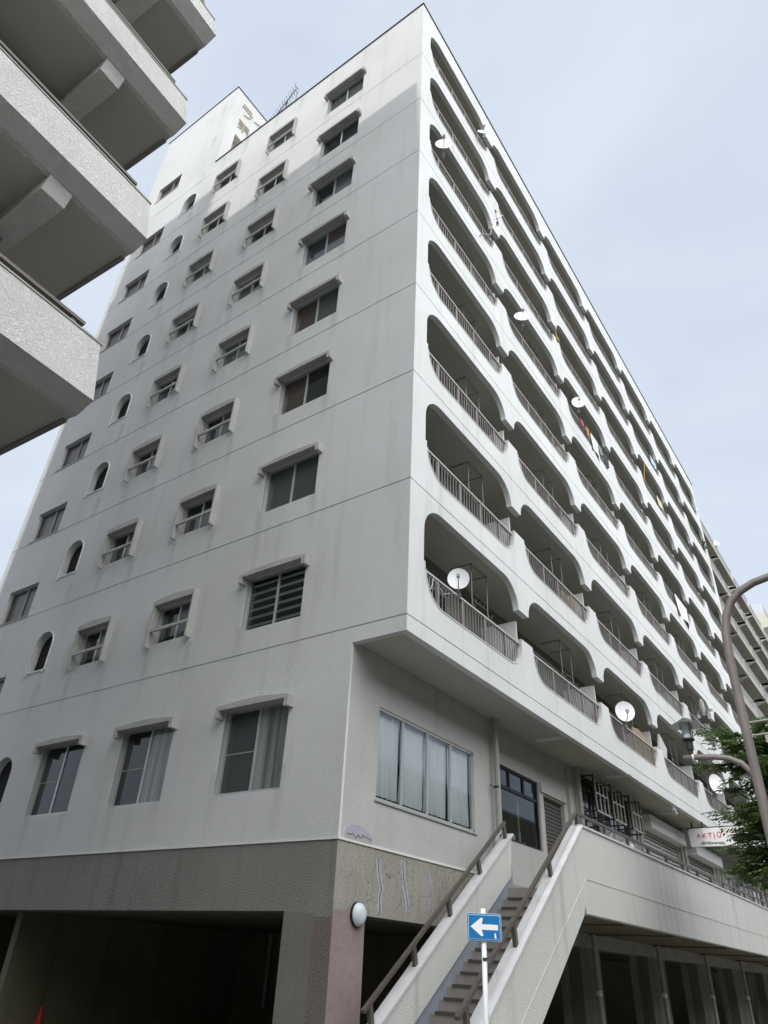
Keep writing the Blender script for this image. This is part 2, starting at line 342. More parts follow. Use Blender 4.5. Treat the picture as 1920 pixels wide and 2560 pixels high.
for k in range(8):
    z = H*k; s_ = slot(z); t_ = z+H-G if k < 7 else ROOF; b_ = z+G
    fa.plate(rect(0, b_, LX, t_), [s_], 'y', 0); fa.plate(rect(.2, z-.2, LX, z+2.6), [s_], 'y', FT); fa.reveal(s_, 'y', 0, FT)
    fa.quad((0,0,z-G),(LX,0,z-G),(LX,.016,z-G),(0,.016,z-G)).quad((0,0,z+G),(LX,0,z+G),(LX,.016,z+G),(0,.016,z+G)).quad((0,.016,z-G),(LX,.016,z-G),(LX,.016,z+G),(0,.016,z+G))
fa.quad((0,0,-.29),(LX,0,-.29),(LX,0,-G),(0,0,-G)); fa.quad((0,0,-.29),(LX,0,-.29),(LX,FT,-.29),(0,FT,-.29)); fa.quad((.14,FT,-.29),(LX,FT,-.29),(LX,FT,-.2),(.14,FT,-.2)).quad((.14,FT,-.29),(.14,1.12,-.29),(.14,1.12,-.2),(.14,FT,-.2))
# far end wall and the rest of the shell
fa.box(LX-.2, 0.002, -.28, LX, LY, ROOF-.002)
fa.build('balcony_facade', M['white_s'], B)
sh = MB(); sh.quad((0,LY,GZ),(LX,LY,GZ),(LX,LY,ROOF),(0,LY,ROOF)); sh.quad((LX-.01,1.2,GZ),(LX-.01,LY,GZ),(LX-.01,LY,0),(LX-.01,1.2,0))
sh.build('rear_wall', M['white'], B)
MB().box(.05,.05,ROOF-.25,LX-.05,LY,ROOF-.12).build('roof', M['grey'], B)
MB().box(-.035,-.035,ROOF,LX+.03,.2,ROOF+.05).box(-.035,.2,ROOF,.2,10.34,ROOF+.05).build('roof_coping', M['dark'], B)
# tower
Y1_ = 1.12
tw = MB(); tw.plate([(0,22.9),(9,22.9),(9,29.48),(0,29.48)], [rect(.50,24.0,1.75,26.2)], 'y', 10.36); tw.reveal(rect(.50,24.0,1.75,26.2), 'y', 10.36, 10.7)
tw.quad((9,10.36,22.9),(9,LY,22.9),(9,LY,29.48),(9,10.36,29.48)).quad((0,LY,22.9),(9,LY,22.9),(9,LY,29.48),(0,LY,29.48)).quad((0,10.36,29.3),(9,10.36,29.3),(9,LY,29.3),(0,LY,29.3))
tw.build('stair_tower', M['white'], B)
MB().box(.0005,Y1_-.004,-3.34,.05,Y1_+.002,-.30).build('painted_edge_light', M['rim'], B)  # white strip painting in the light a corner chamfer catches
MB().box(.4,10.70,23.9,1.9,10.75,26.3).build('tower_louvre', M['greyd'], B)
MB().box(-.03,10.33,29.48,9.03,10.5,29.53).box(-.03,10.5,29.48,.2,LY+.03,29.53).build('tower_coping', M['dark'], B)
# lettering on the tower (characters built from strokes)
def strokes(segs, x, z, s, w, name):
    m_ = MB()
    for i, sg in enumerate(segs):
        for (a, b), (c, d) in zip(sg[:-1], sg[1:]): m_.bar((x+a*s, 10.345-.002*i, z+b*s), (x+c*s, 10.345-.002*i, z+d*s), .03, w, (0, 0, 1) if abs(c-a) > 1e-4 else (1, 0, 0))
    return m_.build(name, M['bronze'], B)
# strokes are bars of width w in the wall plane
def strokes(segs, x, z, s, w, name, y=10.345):
    m_ = MB()
    for i, sg in enumerate(segs):
        for (a, b), (c, d) in zip(sg[:-1], sg[1:]):
            m_.bar((x+a*s, y-.0015*i, z+b*s), (x+c*s, y-.0015*i, z+d*s), w, .03, (0, 1, 0))
    return m_.build(name, M['bronze'], B)
strokes([[(.12,.98),(.88,.98)], [(.05,.68),(.95,.68),(.85,.38),(.62,.12),(.35,-.02)]], .42, 28.05, .72, .09, 'sign_character')
strokes([[(.85,.98),(.55,.72),(.1,.5)], [(.58,.72),(.58,-.02)]], 1.22, 28.05, .72, .09, 'sign_character')
strokes([[(.2,1.0),(.05,.86)], [(.14,.93),(.45,.93)], [(.62,1.0),(.5,.86)], [(.56,.93),(.95,.93)], [(.1,.76),(.9,.76),(.9,.6),(.12,.6),(.1,.42),(.93,.42),(.88,.2)], [(.5,.82),(.5,0)], [(.48,.4),(.1,.05)]], .45, 26.75, .72, .06, 'sign_character')
# slabs, ceilings, back wall of the balconies
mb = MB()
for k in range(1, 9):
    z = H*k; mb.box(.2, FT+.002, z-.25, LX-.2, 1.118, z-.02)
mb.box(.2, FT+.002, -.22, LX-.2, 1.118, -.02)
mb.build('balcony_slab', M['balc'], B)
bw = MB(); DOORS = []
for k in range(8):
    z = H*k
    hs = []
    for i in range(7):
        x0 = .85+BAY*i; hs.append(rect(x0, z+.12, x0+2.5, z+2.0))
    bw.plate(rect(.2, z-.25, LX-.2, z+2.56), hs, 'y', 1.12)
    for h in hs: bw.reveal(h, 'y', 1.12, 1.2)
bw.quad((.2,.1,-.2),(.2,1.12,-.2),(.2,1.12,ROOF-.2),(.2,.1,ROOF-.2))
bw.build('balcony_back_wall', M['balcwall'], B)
# soffit of the overhang
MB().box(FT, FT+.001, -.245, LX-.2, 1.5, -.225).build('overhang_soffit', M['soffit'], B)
# --- balcony doors, railings, copings, partitions, laundry hangers (one of each built, the rest copied)
dm = MB(); dm.box(0,1.15,.12,2.5,1.19,.17).box(0,1.15,1.95,2.5,1.19,2.0)
for x in (0, .0+1.22, 2.45): dm.box(x,1.15,.17,x+.05,1.19,1.95)
door0 = dm.build('balcony_door', M['alu'], B)
MB().box(.05,1.192,.17,2.45,1.196,1.95).build('pane', M['pdark'], door0)
def zbot(x, xa, xb):        # height of the parapet edge under a railing in local bay metres
    d = min(x-xa, xb-x)
    if d >= .62: return .49
    return 1.10-.61*math.sqrt(max(0, 1-(1-d/.62)**2))
def railing(xa, xb):
    r = MB(); n = int(round((xb-xa)/.116)); posts = set()
    mid = [xa+.52+.915*i for i in range(4)] if xb-xa < 4.05 else [xa+.30+.905*i for i in range(5)]
    for i in range(1, n):
        x = xa+(xb-xa)*i/n
        z = zbot(x, xa, xb)
        if any(abs(x-p) < .05 for p in mid): continue
        r.box(x-.0085, .06, max(z-.03,.56), x+.0085, .076, 1.10)
    r.box(xa+.45,.055,.545,xb-.45,.087,.57)
    for p in mid: r.box(p-.025,.048,zbot(p, xa, xb)-.02,p+.025,.095,1.10)
    o = r.build('balcony_railing', M['rail'], B)
    MB().box(xa-.02,.035,1.10,xb+.02,.105,1.135).build('top_rail', M['railtop'], o)
    return o
rail1 = railing(.56, 4.52); rail2 = railing(5.09-BAY, 4.52)
def coping(p0):
    c = MB(); n = len(p0); w = .022
    nn = []
    for i, (x, z) in enumerate(p0):
        a = p0[max(i-1,0)]; b = p0[min(i+1,n-1)]; dx, dz = b[0]-a[0], b[1]-a[1]; l_ = math.hypot(dx,dz); nn.append((-dz/l_, dx/l_))
    A_ = []; 
    for (x, z), (nx, nz) in zip(p0, nn): A_.append((x+nx*w, z+nz*w))
    y0, y1 = -.012, FT+.012
    for i in range(n-1):
        a, b, c_, d = p0[i], p0[i+1], A_[i+1], A_[i]
        c.quad((a[0],y0,a[1]),(b[0],y0,b[1]),(c_[0],y0,c_[1]),(d[0],y0,d[1])); c.quad((a[0],y1,a[1]),(b[0],y1,b[1]),(c_[0],y1,c_[1]),(d[0],y1,d[1]))
        c.quad((d[0],y0,d[1]),(c_[0],y0,c_[1]),(c_[0],y1,c_[1]),(d[0],y1,d[1])); c.quad((a[0],y0,a[1]),(b[0],y0,b[1]),(b[0],.0,b[1]),(a[0],.0,a[1]))
    return c
cop1 = coping([(.56,1.10)]+arc(1.20, 1.10, .64, .61, 180, 270)[1:]+arc(3.90, 1.10, .62, .61, 270, 360)+[(4.52,1.21)]).build('opening_coping', M['coping'], B)
b0 = 5.09-BAY
cop2 = coping([(b0,1.12)]+arc(b0+.62, 1.12, .62, .61, 180, 270)[1:]+arc(3.90, 1.10, .62, .61, 270, 360)+[(4.52,1.21)]).build('opening_coping', M['coping'], B)
hg = MB()
for x in (3.08, 3.78):
    hg.tube([(x,.42,2.55),(x,.42,1.62)] + ([(x,.40,1.53),(x,.34,1.50),(x,.30,1.56)]), .012, 6)
    hg.tube([(x,.42,2.53),(x,.95,2.53)], .010, 6)
hg.tube([(3.08,.42,1.68),(3.78,.42,1.68)], .010, 6); hg.tube([(3.08,.42,2.5),(3.78,.42,2.5)], .008, 6)
for x in (3.25,3.43,3.6): hg.box(x-.006,.41,1.68,x+.006,.43,1.75)
hang0 = hg.build('laundry_hanger', M['hang'], B)
pt = MB(); pt.box(4.72,.2,.12,4.76,1.1,1.78); part0 = pt.build('balcony_partition', M['rim'], B)
for k in range(8):
    for i in range(7):
        d = (BAY*i, 0, H*k)
        if (k, i) != (0, 0):
            copy_tree(door0, B, d)
            copy_tree(rail1 if i == 0 else rail2, B, d) if (k, i) != (0, 1) else None
            if (k, i) != (0, 1): copy_tree(cop1 if i == 0 else cop2, B, d)
            if i < 6: copy_tree(part0, B, d)
            copy_tree(hang0, B, d)
rail2.location = (BAY, 0, 0); cop2.location = (BAY, 0, 0)
door0.location = (.85, 0, 0)
for o in [c for c in B.children if c.name.startswith('balcony_door') and c is not door0]: o.location.x += .85
# copies of second-type parts were made relative to bay zero, so every bay uses the same offset

# --- gable windows
def sliding(y0, y1, z0, z1, x, mats, name='window', rail=True, handle=True):
    f = MB(); t = .035
    f.box(x-.03,y0,z0,x+.05,y0+t,z1).box(x-.03,y1-t,z0,x+.05,y1,z1).box(x-.03,y0+t,z0,x+.05,y1-t,z0+t+.02).box(x-.03,y0+t,z1-t,x+.05,y1-t,z1)
    ym = (y0+y1)/2; f.box(x-.012,ym-.022,z0+t+.02,x+.02,ym+.022,z1-t)
    f.box(x-.10,y1-.018,z0,x-.03,y1-.002,z1)
    w = f.build(name, M['alu'], B)
    MB().box(x+.012,y0+t,z0+t+.02,x+.016,ym-.022,z1-t).build('pane', mats[0], w)
    MB().box(x+.03,ym+.022,z0+t+.02,x+.034,y1-t,z1-t).build('pane', mats[1], w)
    return w
def hood(w, y0, y1, z1, ear=.2):
    a0, a1 = y0-.10, y1+.10; p = -.17; zt = z1+.035; n = 12
    top = [(a0+(a1-a0)*i/n, zt+.055*(1-abs(2*i/n-1)**1.6)) for i in range(n+1)]
    m_ = MB()
    loop = [(a0, z1-.165), (a0+.09, z1-.165), (a0+.09, z1-.03), (a1-.09, z1-.03), (a1-.09, z1-.165), (a1, z1-.165)] + top[::-1]
    m_.prism(loop, 'x', p, 0)
    return m_.build('window_hood', M['trim'], w)
def jambframe(w, y0, y1, z0, z1):
    a0, a1 = y0-.042, y1+.042; p = -.15; n = 12; m_ = MB()
    top = [(a0+(a1-a0)*i/n, z1+.11+.06*(1-abs(2*i/n-1)**1.7)) for i in range(n+1)]
    loop = [(a0, z0-.09), (y0, z0-.09), (y0, z1), (y1, z1), (y1, z0-.09), (a1, z0-.09)] + top[::-1]
    m_.prism(loop, 'x', p, 0)
    o = m_.build('window_surround', M['trim'], w)
    MB().box(-.13,y0,z0+.26,-.08,y1,z0+.325).build('guard_bar', M['trim'], w)
    return o
aset = {0:('pgreen','pgreen'), 1:('pgreen','pgreen'), 2:('pdark','pbrown'), 3:('pgreen','pbrown'), 4:('pbrown','pnavy'), 5:('pgreen','pdark'), 6:('pdark','pdark'), 7:('pgreen','pgreen')}
for k in range(8):
    z = H*k
    ms = [M[q] for q in aset[k]]
    w = sliding(AW[0], AW[1], z+.50, z+1.70, .12, ms); hood(w, AW[0], AW[1], z+1.70)
    if k == 0:   # rolled blind behind the panes of the lowest one
        bl = MB()
        for j in range(6): bl.box(.148, AW[0]+.06, .62+.18*j, .149, AW[1]-.06, .68+.18*j)
        bl.build('louvre_blind', M['blind'], w)
        for pn in [c for c in w.children if c.name.startswith('pane')]:
            bpy.data.objects.remove(pn)
        for a_, b_ in ((AW[0]+.035, 3.18), (3.23, AW[1]-.035)): MB().quad((.134,b_,.555),(.134,a_,.555),(.134,a_,1.665),(.134,b_,1.665)).build('pane', M['glass'], w, fix=False)
        MB().box(.17, AW[0]+.03, .55, .175, AW[1]-.03, 1.68).build('dark_backing', M['pdark'], w)
    for j, (y0, y1) in enumerate((BW, CW)):
        mm = [M[random.choice(('pdark','pgreen','pgreen'))], M[random.choice(('pdark','pgreen'))]]
        w = sliding(y0, y1, z+.78, z+1.68, .11, mm); jambframe(w, y0, y1, z+.78, z+1.68)
    # arched recess with a raised rim
    for_k = arch_loop(DW[0], z+.98, DW[1], z+1.66); outer = arch_loop(DW[0], z+.90, DW[1]+.07, z+1.66)
    rm = MB(); inner = for_k; path_o = outer[1:] + [outer[0]]; path_i = inner[1:] + [inner[0]]
    n = len(path_o)
    for i in range(n-1):
        a, b, c_, d = path_o[i], path_o[i+1], path_i[i+1], path_i[i]
        rm.quad((-.025,*a),(-.025,*b),(-.025,*c_),(-.025,*d)); rm.quad((-.025,*a),(-.025,*b),(0.01,*b),(0.01,*a)); rm.quad((-.025,*d),(-.025,*c_),(.01,*c_),(.01,*d))
    rm.box(-.026, DW[0]-.41, z+.95, .02, DW[0]+.41, z+.985)
    rm.box(-.026, DW[0]-.445, z+.90, .0, DW[0]-.33, z+.95).box(-.026, DW[0]+.33, z+.90, .0, DW[0]+.445, z+.95)
    w = rm.build('arched_window', M['rim'], B)
    MB().plate(inner, [], 'x', .19).build('pane', M['black'], w)
    zz = z+.07; zt = z+1.13 if k else 1.10
    f = MB(); ym = (EW[0]+EW[1])/2-.08
    f.box(.10,EW[0],zz,.14,EW[0]+.03,zt).box(.10,EW[1]-.03,zz,.14,EW[1],zt).box(.10,EW[0],zz,.14,EW[1],zz+.03).box(.10,EW[0],zt-.03,.14,EW[1],zt).box(.10,ym-.015,zz+.03,.13,ym+.015,zt-.03)
    f.box(-.02,EW[0]-.02,zz-.03,.10,EW[1]+.02,zz+.0)
    w = f.build('stair_window', M['trim'], B)
    MB().box(.141,EW[0],zz,.145,EW[1],zt).build('pane', M['plouv'], w)
f = MB(); y0, y1, z0, z1 = EW[0]+.08, EW[1]+.1, 23.62, 24.68
f.box(.10,y0,z0,.14,y0+.03,z1).box(.10,y1-.03,z0,.14,y1,z1).box(.10,y0,z0,.14,y1,z0+.03).box(.10,13.5,z0,.13,13.53,z1).box(-.02,y0-.02,z0-.03,.10,y1+.02,z0)
w = f.build('stair_window', M['trim'], B); MB().box(.141,y0,z0,.145,y1,z1).build('pane', M['plouv'], w)
# second-floor windows on the gable
for (y0, y1), ms in zip(((2.41,4.0),(5.39,6.99),(8.28,9.88)), (('curtpane','pgreen'),('curtpane','pdark'),('pdark','pdark'))):
    w = sliding(y0, y1, -2.58, -1.08, .12, [M[q] for q in ms]); hood(w, y0, y1, -1.08)
    MB().box(.142,(y0+y1)/2+.03,-1.86,.147,y1-.03,-1.84).build('mesh_screen_bar', M['pipe'], w)
w = MB().box(-.026, DW[0]-.41, -2.23, .02, DW[0]+.41, -2.195).build('arched_window', M['rim'], B); MB().plate(arch_loop(DW[0], -2.2, DW[1], -1.55), [], 'x', .19).build('pane', M['black'], w)
w = MB().box(-.02,EW[0],-2.73,.13,EW[1],-2.70).build('stair_window', M['trim'], B); MB().box(.141,EW[0],-2.7,.145,EW[1],-1.6).build('pane', M['plouv'], w)

# --- second floor front wall under the overhang (y = 1.12), set back 8 cm beyond the first pipe
Y1 = 1.12; Y2 = 1.20
rw = MB()
rw.plate(rect(0, ZB, 5.2, -.23), [rect(.90,-2.66,4.25,-1.15)], 'y', Y1); rw.reveal(rect(.90,-2.66,4.25,-1.15), 'y', Y1, Y1+.1)
rw.quad((5.2,Y1,ZB),(5.2,Y2,ZB),(5.2,Y2,-.23),(5.2,Y1,-.23))
hs = [rect(5.45,-2.55,7.62,-1.05), rect(7.85,ZB+.02,9.1,-1.28), rect(10.3,ZB+.02,11.6,-1.15), rect(15.35,ZB+.02,19.3,-.85), rect(20.3,ZB+.02,24.0,-.85), rect(25.2,-2.1,28.4,-1.02), rect(30.3,ZB+.02,33.3,-.98)]
rw.plate(rect(5.2, ZB, LX, -.23), hs, 'y', Y2)
for h in hs: rw.reveal(h, 'y', Y2, Y2+.22)
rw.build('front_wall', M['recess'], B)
MB().box(-.004,Y1-.02,ZB-.0,5.19,Y1-.001,ZB+.035).box(-.018,Y1-.02,ZB,-.001,LY,ZB+.03).build('drip_moulding', M['rim'], B)
for x in (9.35, 14.2, 19.45, 24.3, 29.0): MB().box(x,Y2-.07,ZB,x+.75,Y2-.001,-.23).build('pilaster', M['recess'], B)
# big four-light window with net curtains
f = MB(); x0, x1, z0, z1 = .90, 4.25, -2.66, -1.15
f.box(x0,Y1+.02,z0,x0+.03,Y1+.09,z1).box(x1-.04,Y1+.02,z0,x1,Y1+.09,z1).box(x0,Y1+.02,z0,x1,Y1+.09,z0+.04).box(x0,Y1+.02,z1-.04,x1,Y1+.09,z1)
for x in (1.70, 2.54, 3.38): f.box(x-.028,Y1+.03,z0+.04,x+.028,Y1+.07,z1-.04)
f.box(x0-.03,Y1-.03,z0-.035,x1+.06,Y1+.02,z0-.004)
w = f.build('window', M['alu'], B)
for a, b in ((.93,1.67),(1.73,2.51),(2.57,3.35),(3.41,4.21)): MB().quad((a,Y1+.05,z0+.04),(b,Y1+.05,z0+.04),(b,Y1+.05,z1-.04),(a,Y1+.05,z1-.04)).build('pane', M['glass'], w, fix=False)
def curtain(xa, xb, za, zb, y, amp=.03, lam=.16, flare=0):
    c = MB(); n = int((xb-xa)/.012); vs = []; fs = []; nz = 6; ph = random.random()*6
    for j in range(nz+1):
        for i in range(n+1):
            t = i/n; x = xa+(xb-xa)*t; u = x/lam*2*math.pi+ph+1.3*math.sin(3.1*x); z = za+(zb-za)*j/nz
            vs.append((x+.01*math.sin(u*.5+j)+flare*(1-j/nz)*(t-.5), y+amp*(.6+.4*math.sin(x*5))*math.sin(u+.25*j), z))
    for j in range(nz):
        for i in range(n): a = j*(n+1)+i; fs.append((a,a+1,a+n+2,a+n+1))
    return c.add(vs, fs)
for a, b in ((.92,1.72),(1.74,2.56),(2.58,3.36),(3.42,4.22)): curtain(a, b, -2.56, -1.16, Y1+.13, .034, random.uniform(.11,.17)).build('net_curtain', M['curtain'], w, smooth=True, fix=False)
MB().box(.8,Y1+.5,-3.2,4.5,Y1+.55,-.9).box(.8,Y1+.1,-2.75,4.5,Y1+.5,-2.7).box(.8,Y1+.1,-1.05,4.5,Y1+.5,-1.0).build('dark_backing', M['black'], w)
# shop window of the next unit
f = MB(); y = Y2+.05; x0, x1, z0, z1, zt = 5.45, 7.62, -2.55, -1.05, -1.48
f.box(x0,y,z0,x0+.05,y+.07,z1).box(x1-.05,y,z0,x1,y+.07,z1).box(x0,y,z0,x1,y+.07,z0+.05).box(x0,y,z1-.05,x1,y+.07,z1).box(x0,y,zt-.035,x1,y+.07,zt+.035).box(6.12,y,zt,6.18,y+.07,z1).box(6.85,y,zt,6.91,y+.07,z1)
w = f.build('shop_window', M['dark'], B)
MB().quad((x0,y+.03,z0),(x1,y+.03,z0),(x1,y+.03,z1),(x0,y+.03,z1)).build('pane', M['glass'], w, fix=False)
MB().box(5.3,2.9,-3.3,7.9,2.95,-.9).box(5.3,1.4,-3.35,7.9,2.9,-3.3).box(5.2,1.4,-3.3,5.25,2.95,-.9).box(7.8,1.45,-3.3,7.84,2.95,-.9).box(5.3,1.4,-.95,7.9,2.9,-.9).build('shop_interior', M['garage'], w)
mb = MB(); mb.tube([(5.75,1.45,-2.6),(5.75,1.45,-1.5)],.02,6).tube([(6.9,1.45,-2.6),(6.9,1.45,-1.5)],.03,6); mb.build('bamboo_pole', mat('green bamboo', (.25,.33,.06), .5), w)
mb = MB()
for i in range(7): mb.box(5.55+i*.28,1.5,-2.52,5.6+i*.28+.1,1.56,-2.52+.12+.1*(i%3))
mb.build('small_goods', M['clothb'], w)
# dark roller shutter over the door
f = MB()
for i in range(24): f.box(7.85,Y2+.10,ZB+.03+i*.087,9.1,Y2+.125,ZB+.03+i*.087+.07)
f.box(7.85,Y2+.13,ZB,9.1,Y2+.14,-1.28); f.build('roller_shutter', M['dshutter'], B)
MB().box(7.66,Y2-.05,-1.24,9.2,Y2-.001,-1.02).build('shop_lintel_board', M['recess'], B)
# cafe front with hung lattice frames
w = MB().box(10.3,Y2+.05,ZB,10.36,Y2+.12,-1.15).box(11.54,Y2+.05,ZB,11.6,Y2+.12,-1.15).box(10.3,Y2+.05,-1.21,11.6,Y2+.12,-1.15).build('cafe_door', M['dark'], B)
MB().box(10.36,Y2+.07,ZB,11.54,Y2+.08,-1.21).build('pane', M['pdark'], w)
for xa in (10.05, 11.33, 12.86):
    f = MB(); xb = xa+.92; yf, yb = .70, 1.16; zt, zb = -.40, -1.28
    for x in (xa, xb): f.box(x-.018,yf,zb,x+.018,yf+.03,zt).box(x-.018,yb-.03,zb,x+.018,yb,zt)
    for z in (zt, zb): f.box(xa,yf,z-.018,xb,yf+.03,z+.018).box(xa,yb-.03,z-.018,xb,yb,z+.018).box(xa-.018,yf,z-.018,xa+.018,yb,z+.018).box(xb-.018,yf,z-.018,xb+.018,yb,z+.018)
    f.box(xa+.33,yf,-1.5,xa+.35,yf+.02,zb).box(xa,yf+.2,-1.5,xb,yf+.22,-1.48).box(xa,yf+.2,-1.5,xa+.02,yf+.22,zb).box(xb-.02,yf+.2,-1.5,xb,yf+.22,zb)
    o = f.build('lattice_frame', M['dark'], B)
    f = MB()
    for z in (zt+.0, -.99+.16, zb+.0): f.box(xa+.0,yf-.03,z-.018,xb-.0,yf-.002,z+.018)
    for i in range(4): f.box(xa+.0+i*.292,yf-.028,zb,xa+.03+i*.292,yf-.003,zt)
    f.build('lattice_sash', M['pipe'], o)
MB().box(9.95,Y2-.012,-1.32,14.15,Y2-.002,-.27).build('glazed_transom', M['pdark'], B)  # dark panel painted in for the shade on the wall behind the lattices
f = MB().tube([(11.9,.95,-1.75),(11.9,1.18,-1.75)],.27,20); o = f.build('round_mirror', M['white_metal'], B)
MB().tube([(11.9,.945,-1.75),(11.9,.949,-1.75)],.23,20).build('mirror_glass', M['pnavy'], o)
f = MB().box(12.75,.85,-2.25,13.25,1.19,-1.62).build('wall_box', M['white_metal'], B, bevel=.04)
# white shutter housings and shutters
for xa, xb, za, zb_, ya in ((15.30,19.42,-.86,-.46,.86),(20.25,24.0,-.98,-.60,.80)):
    MB().box(xa,ya,za,xb,Y2-.001,zb_).build('shutter_housing', M['white_metal'], B, bevel=.015)
    f = MB(); y = Y2+.06; n = 26
    for i in range(n):
        z = ZB+.03+i*.11
        if z > za: break
        f.box(xa+.1,y,z,xb-.15,y+.025,z+.07)
    MB().box(xa+.1,y+.03,ZB,xb-.15,y+.04,za).build('shutter_backing', M['dark'], B)
    f.box((xa+xb)/2-.03,y-.02,ZB,(xa+xb)/2+.03,y-.001,za).box(xa+.06,y-.02,ZB,xa+.12,y-.001,za).box(xb-.18,y-.02,ZB,xb-.12,y-.001,za)
    f.build('roller_shutter', M['shutter'], B)
f = MB(); 
for x in (25.2,25.95,26.75,27.55,28.36): f.box(x,Y2+.04,-2.1,x+.05,Y2+.1,-1.02)
f.box(25.2,Y2+.04,-1.07,28.4,Y2+.1,-1.02).box(25.2,Y2+.04,-2.1,28.4,Y2+.1,-2.05); w = f.build('shop_window', M['alu'], B)
MB().quad((25.2,Y2+.07,-2.1),(28.4,Y2+.07,-2.1),(28.4,Y2+.07,-1.02),(25.2,Y2+.07,-1.02)).build('pane', M['pgreen'], w)
def poster_mat():
    m = mat('colourful poster print', (.2,.1,.3), .5); t = m.node_tree; n = t.nodes; l = t.links.new
    g_ = n.new('ShaderNodeNewGeometry'); v = n.new('ShaderNodeTexVoronoi'); v.inputs['Scale'].default_value = 5; l(g_.outputs['Position'], v.inputs['Vector'])
    r = n.new('ShaderNodeValToRGB'); cs = ((0,(.05,.06,.25)),(.3,(.35,.05,.08)),(.55,(.5,.4,.08)),(.8,(.55,.55,.62)))
    r.color_ramp.elements[0].color = (*cs[0][1],1); r.color_ramp.elements[1].color = (*cs[3][1],1)
    for p_, c_ in cs[1:3]: e_ = r.color_ramp.elements.new(p_); e_.color = (*c_,1)
    s_ = n.new('ShaderNodeSeparateColor'); l(v.outputs['Color'], s_.inputs[0]); l(s_.outputs[0], r.inputs[0]); l(r.outputs[0], n['Principled BSDF'].inputs['Base Color']); return m
MB().box(30.3,Y2-.05,-.97,33.3,Y2-.01,-.42).build('shop_banner', poster_mat(), B)
f = MB()
for x in (30.3,31.3,32.3,33.25): f.box(x,Y2+.04,ZB,x+.05,Y2+.1,-.98)
f.box(30.3,Y2+.04,-1.03,33.3,Y2+.1,-.98); w = f.build('shop_window', M['alu'], B); MB().quad((30.3,Y2+.07,ZB),(33.3,Y2+.07,ZB),(33.3,Y2+.07,-1),(30.3,Y2+.07,-1)).build('pane', M['pdark'], w)
# drain pipes down the bay lines
for i, x in enumerate((5.02, 9.73, 14.5, 19.35, 24.4, 29.2)):
    f = MB(); 
    if i == 0: f.tube([(x,.98,-.24),(x,.98,-2.45),(x-.03,.97,-2.53),(x-.2,.95,-2.62),(x-.26,.95,-2.72),(x-.26,.95,-3.9)],.062,12)
    else: f.tube([(x,1.0,-.24),(x,1.0,-3.6)],.062,12)
    f.tube([(x,.98,-.30),(x,.98,-.225)],.085,12)
    o = f.build('drain_pipe', M['pipe'], B, smooth=False)
    MB().tube([(x,.99,-1.70),(x,.99,-1.66)],.07,12).box(x-.28,1.0,-1.685,x-.05,1.02,-1.675).build('pipe_clamp', M['dark'], o)
for x, y_, in ((6.86,.5),(10.93,.3),(16.3,.5),(23.0,.5)):
    MB().box(x-.08,y_-.33,-.30,x+.08,y_+.33,-.246).build('soffit_light', M['rim'], B)
for x in (15.05, 19.2):
    f = MB().tube([(x,.06,-.246),(x,.06,-.40)],.02,6).tube([(x-.05,.05,-.42),(x+.05,.02,-.55)],.06,10).box(x-.02,.1,-.3,x+.02,.2,-.246); f.build('spot_lamp', M['alu'], B)
# --- ground floor shell
gb = MB()
gb.plate([(1.12,ZB),(LY,ZB),(LY,GZ),(2.03,GZ),(2.03,-4.31),(14.6,-4.31),(14.6,-4.33),(2.0,-4.33),(2.0,GZ),(1.12,GZ)][:0] or [(1.12,ZB),(1.12,GZ),(2.03,GZ),(2.03,-4.31),(14.2,-4.31),(14.2,GZ),(LY,GZ),(LY,ZB)], [], 'x', .004)
gb.reveal([(2.03,GZ),(2.03,-4.31),(14.2,-4.31),(14.2,GZ)], 'x', .004, .42, False)
gb.build('base_band', M['taupe'], B)
MB().box(0.0,1.46,GZ,.003,2.03,-4.33).build('grey_pier_face', M['pier'], B)
MB().box(-.003,1.119,GZ,.003,1.46,-4.38).build('brown_primer_strip', M['mauve_d'], B)
fb = MB(); ops = [(.77,4.3),(5.4,9.04),(10.26,13.83),(15.35,18.79),(20.4,23.5),(25.35,28.77),(30.3,33.3)]
loop = [(0,ZB)]; x = 0
loop = [(0,ZB),(0,GZ)]
for a, b in ops: loop += [(a,GZ),(a,-4.31),(b,-4.31),(b,GZ)]
loop += [(LX,GZ),(LX,ZB)]
fb.plate(loop, [], 'y', Y1-.001)
for a, b in ops: fb.reveal([(a,GZ),(a,-4.31),(b,-4.31),(b,GZ)], 'y', Y1-.001, Y1+.5, False)
fb.build('front_base', M['beige'], B)
MB().box(.0,Y1-.006,GZ,.765,Y1-.002,-4.28).build('mauve_pier_face', M['mauve'], B)
for a, b in ((4.3,5.4),(9.04,10.26),(13.83,15.35),(18.79,20.4),(23.5,25.35),(28.77,30.3)):
    MB().box(a-.003,Y1-.006,GZ,b+.003,Y1+.3,-4.32).build('garage_pier', M['pier'], B)
gi = MB(); gi.box(.42,1.62,-4.28,LX-.3,LY-.1,-4.2).box(7.0,1.7,GZ,7.2,LY-.1,-4.28).box(.43,14.3,GZ,7,14.5,-4.28).box(.6,9.8,GZ,7,10.0,-4.28)
gi.box(7.2,4.6,GZ,LX-.3,4.8,-4.28); gi.build('garage_interior', M['garage'], B)
MB().box(6.94,10.1,GZ,6.99,11.9,-5.6).build('store_panel', M['pier'], B)
MB().tube([(6.9,8.6,-4.3),(6.9,8.6,-5.9)],.05,8).build('garage_pipe', M['pipe'], B)
for x in (14.1,):
    pass
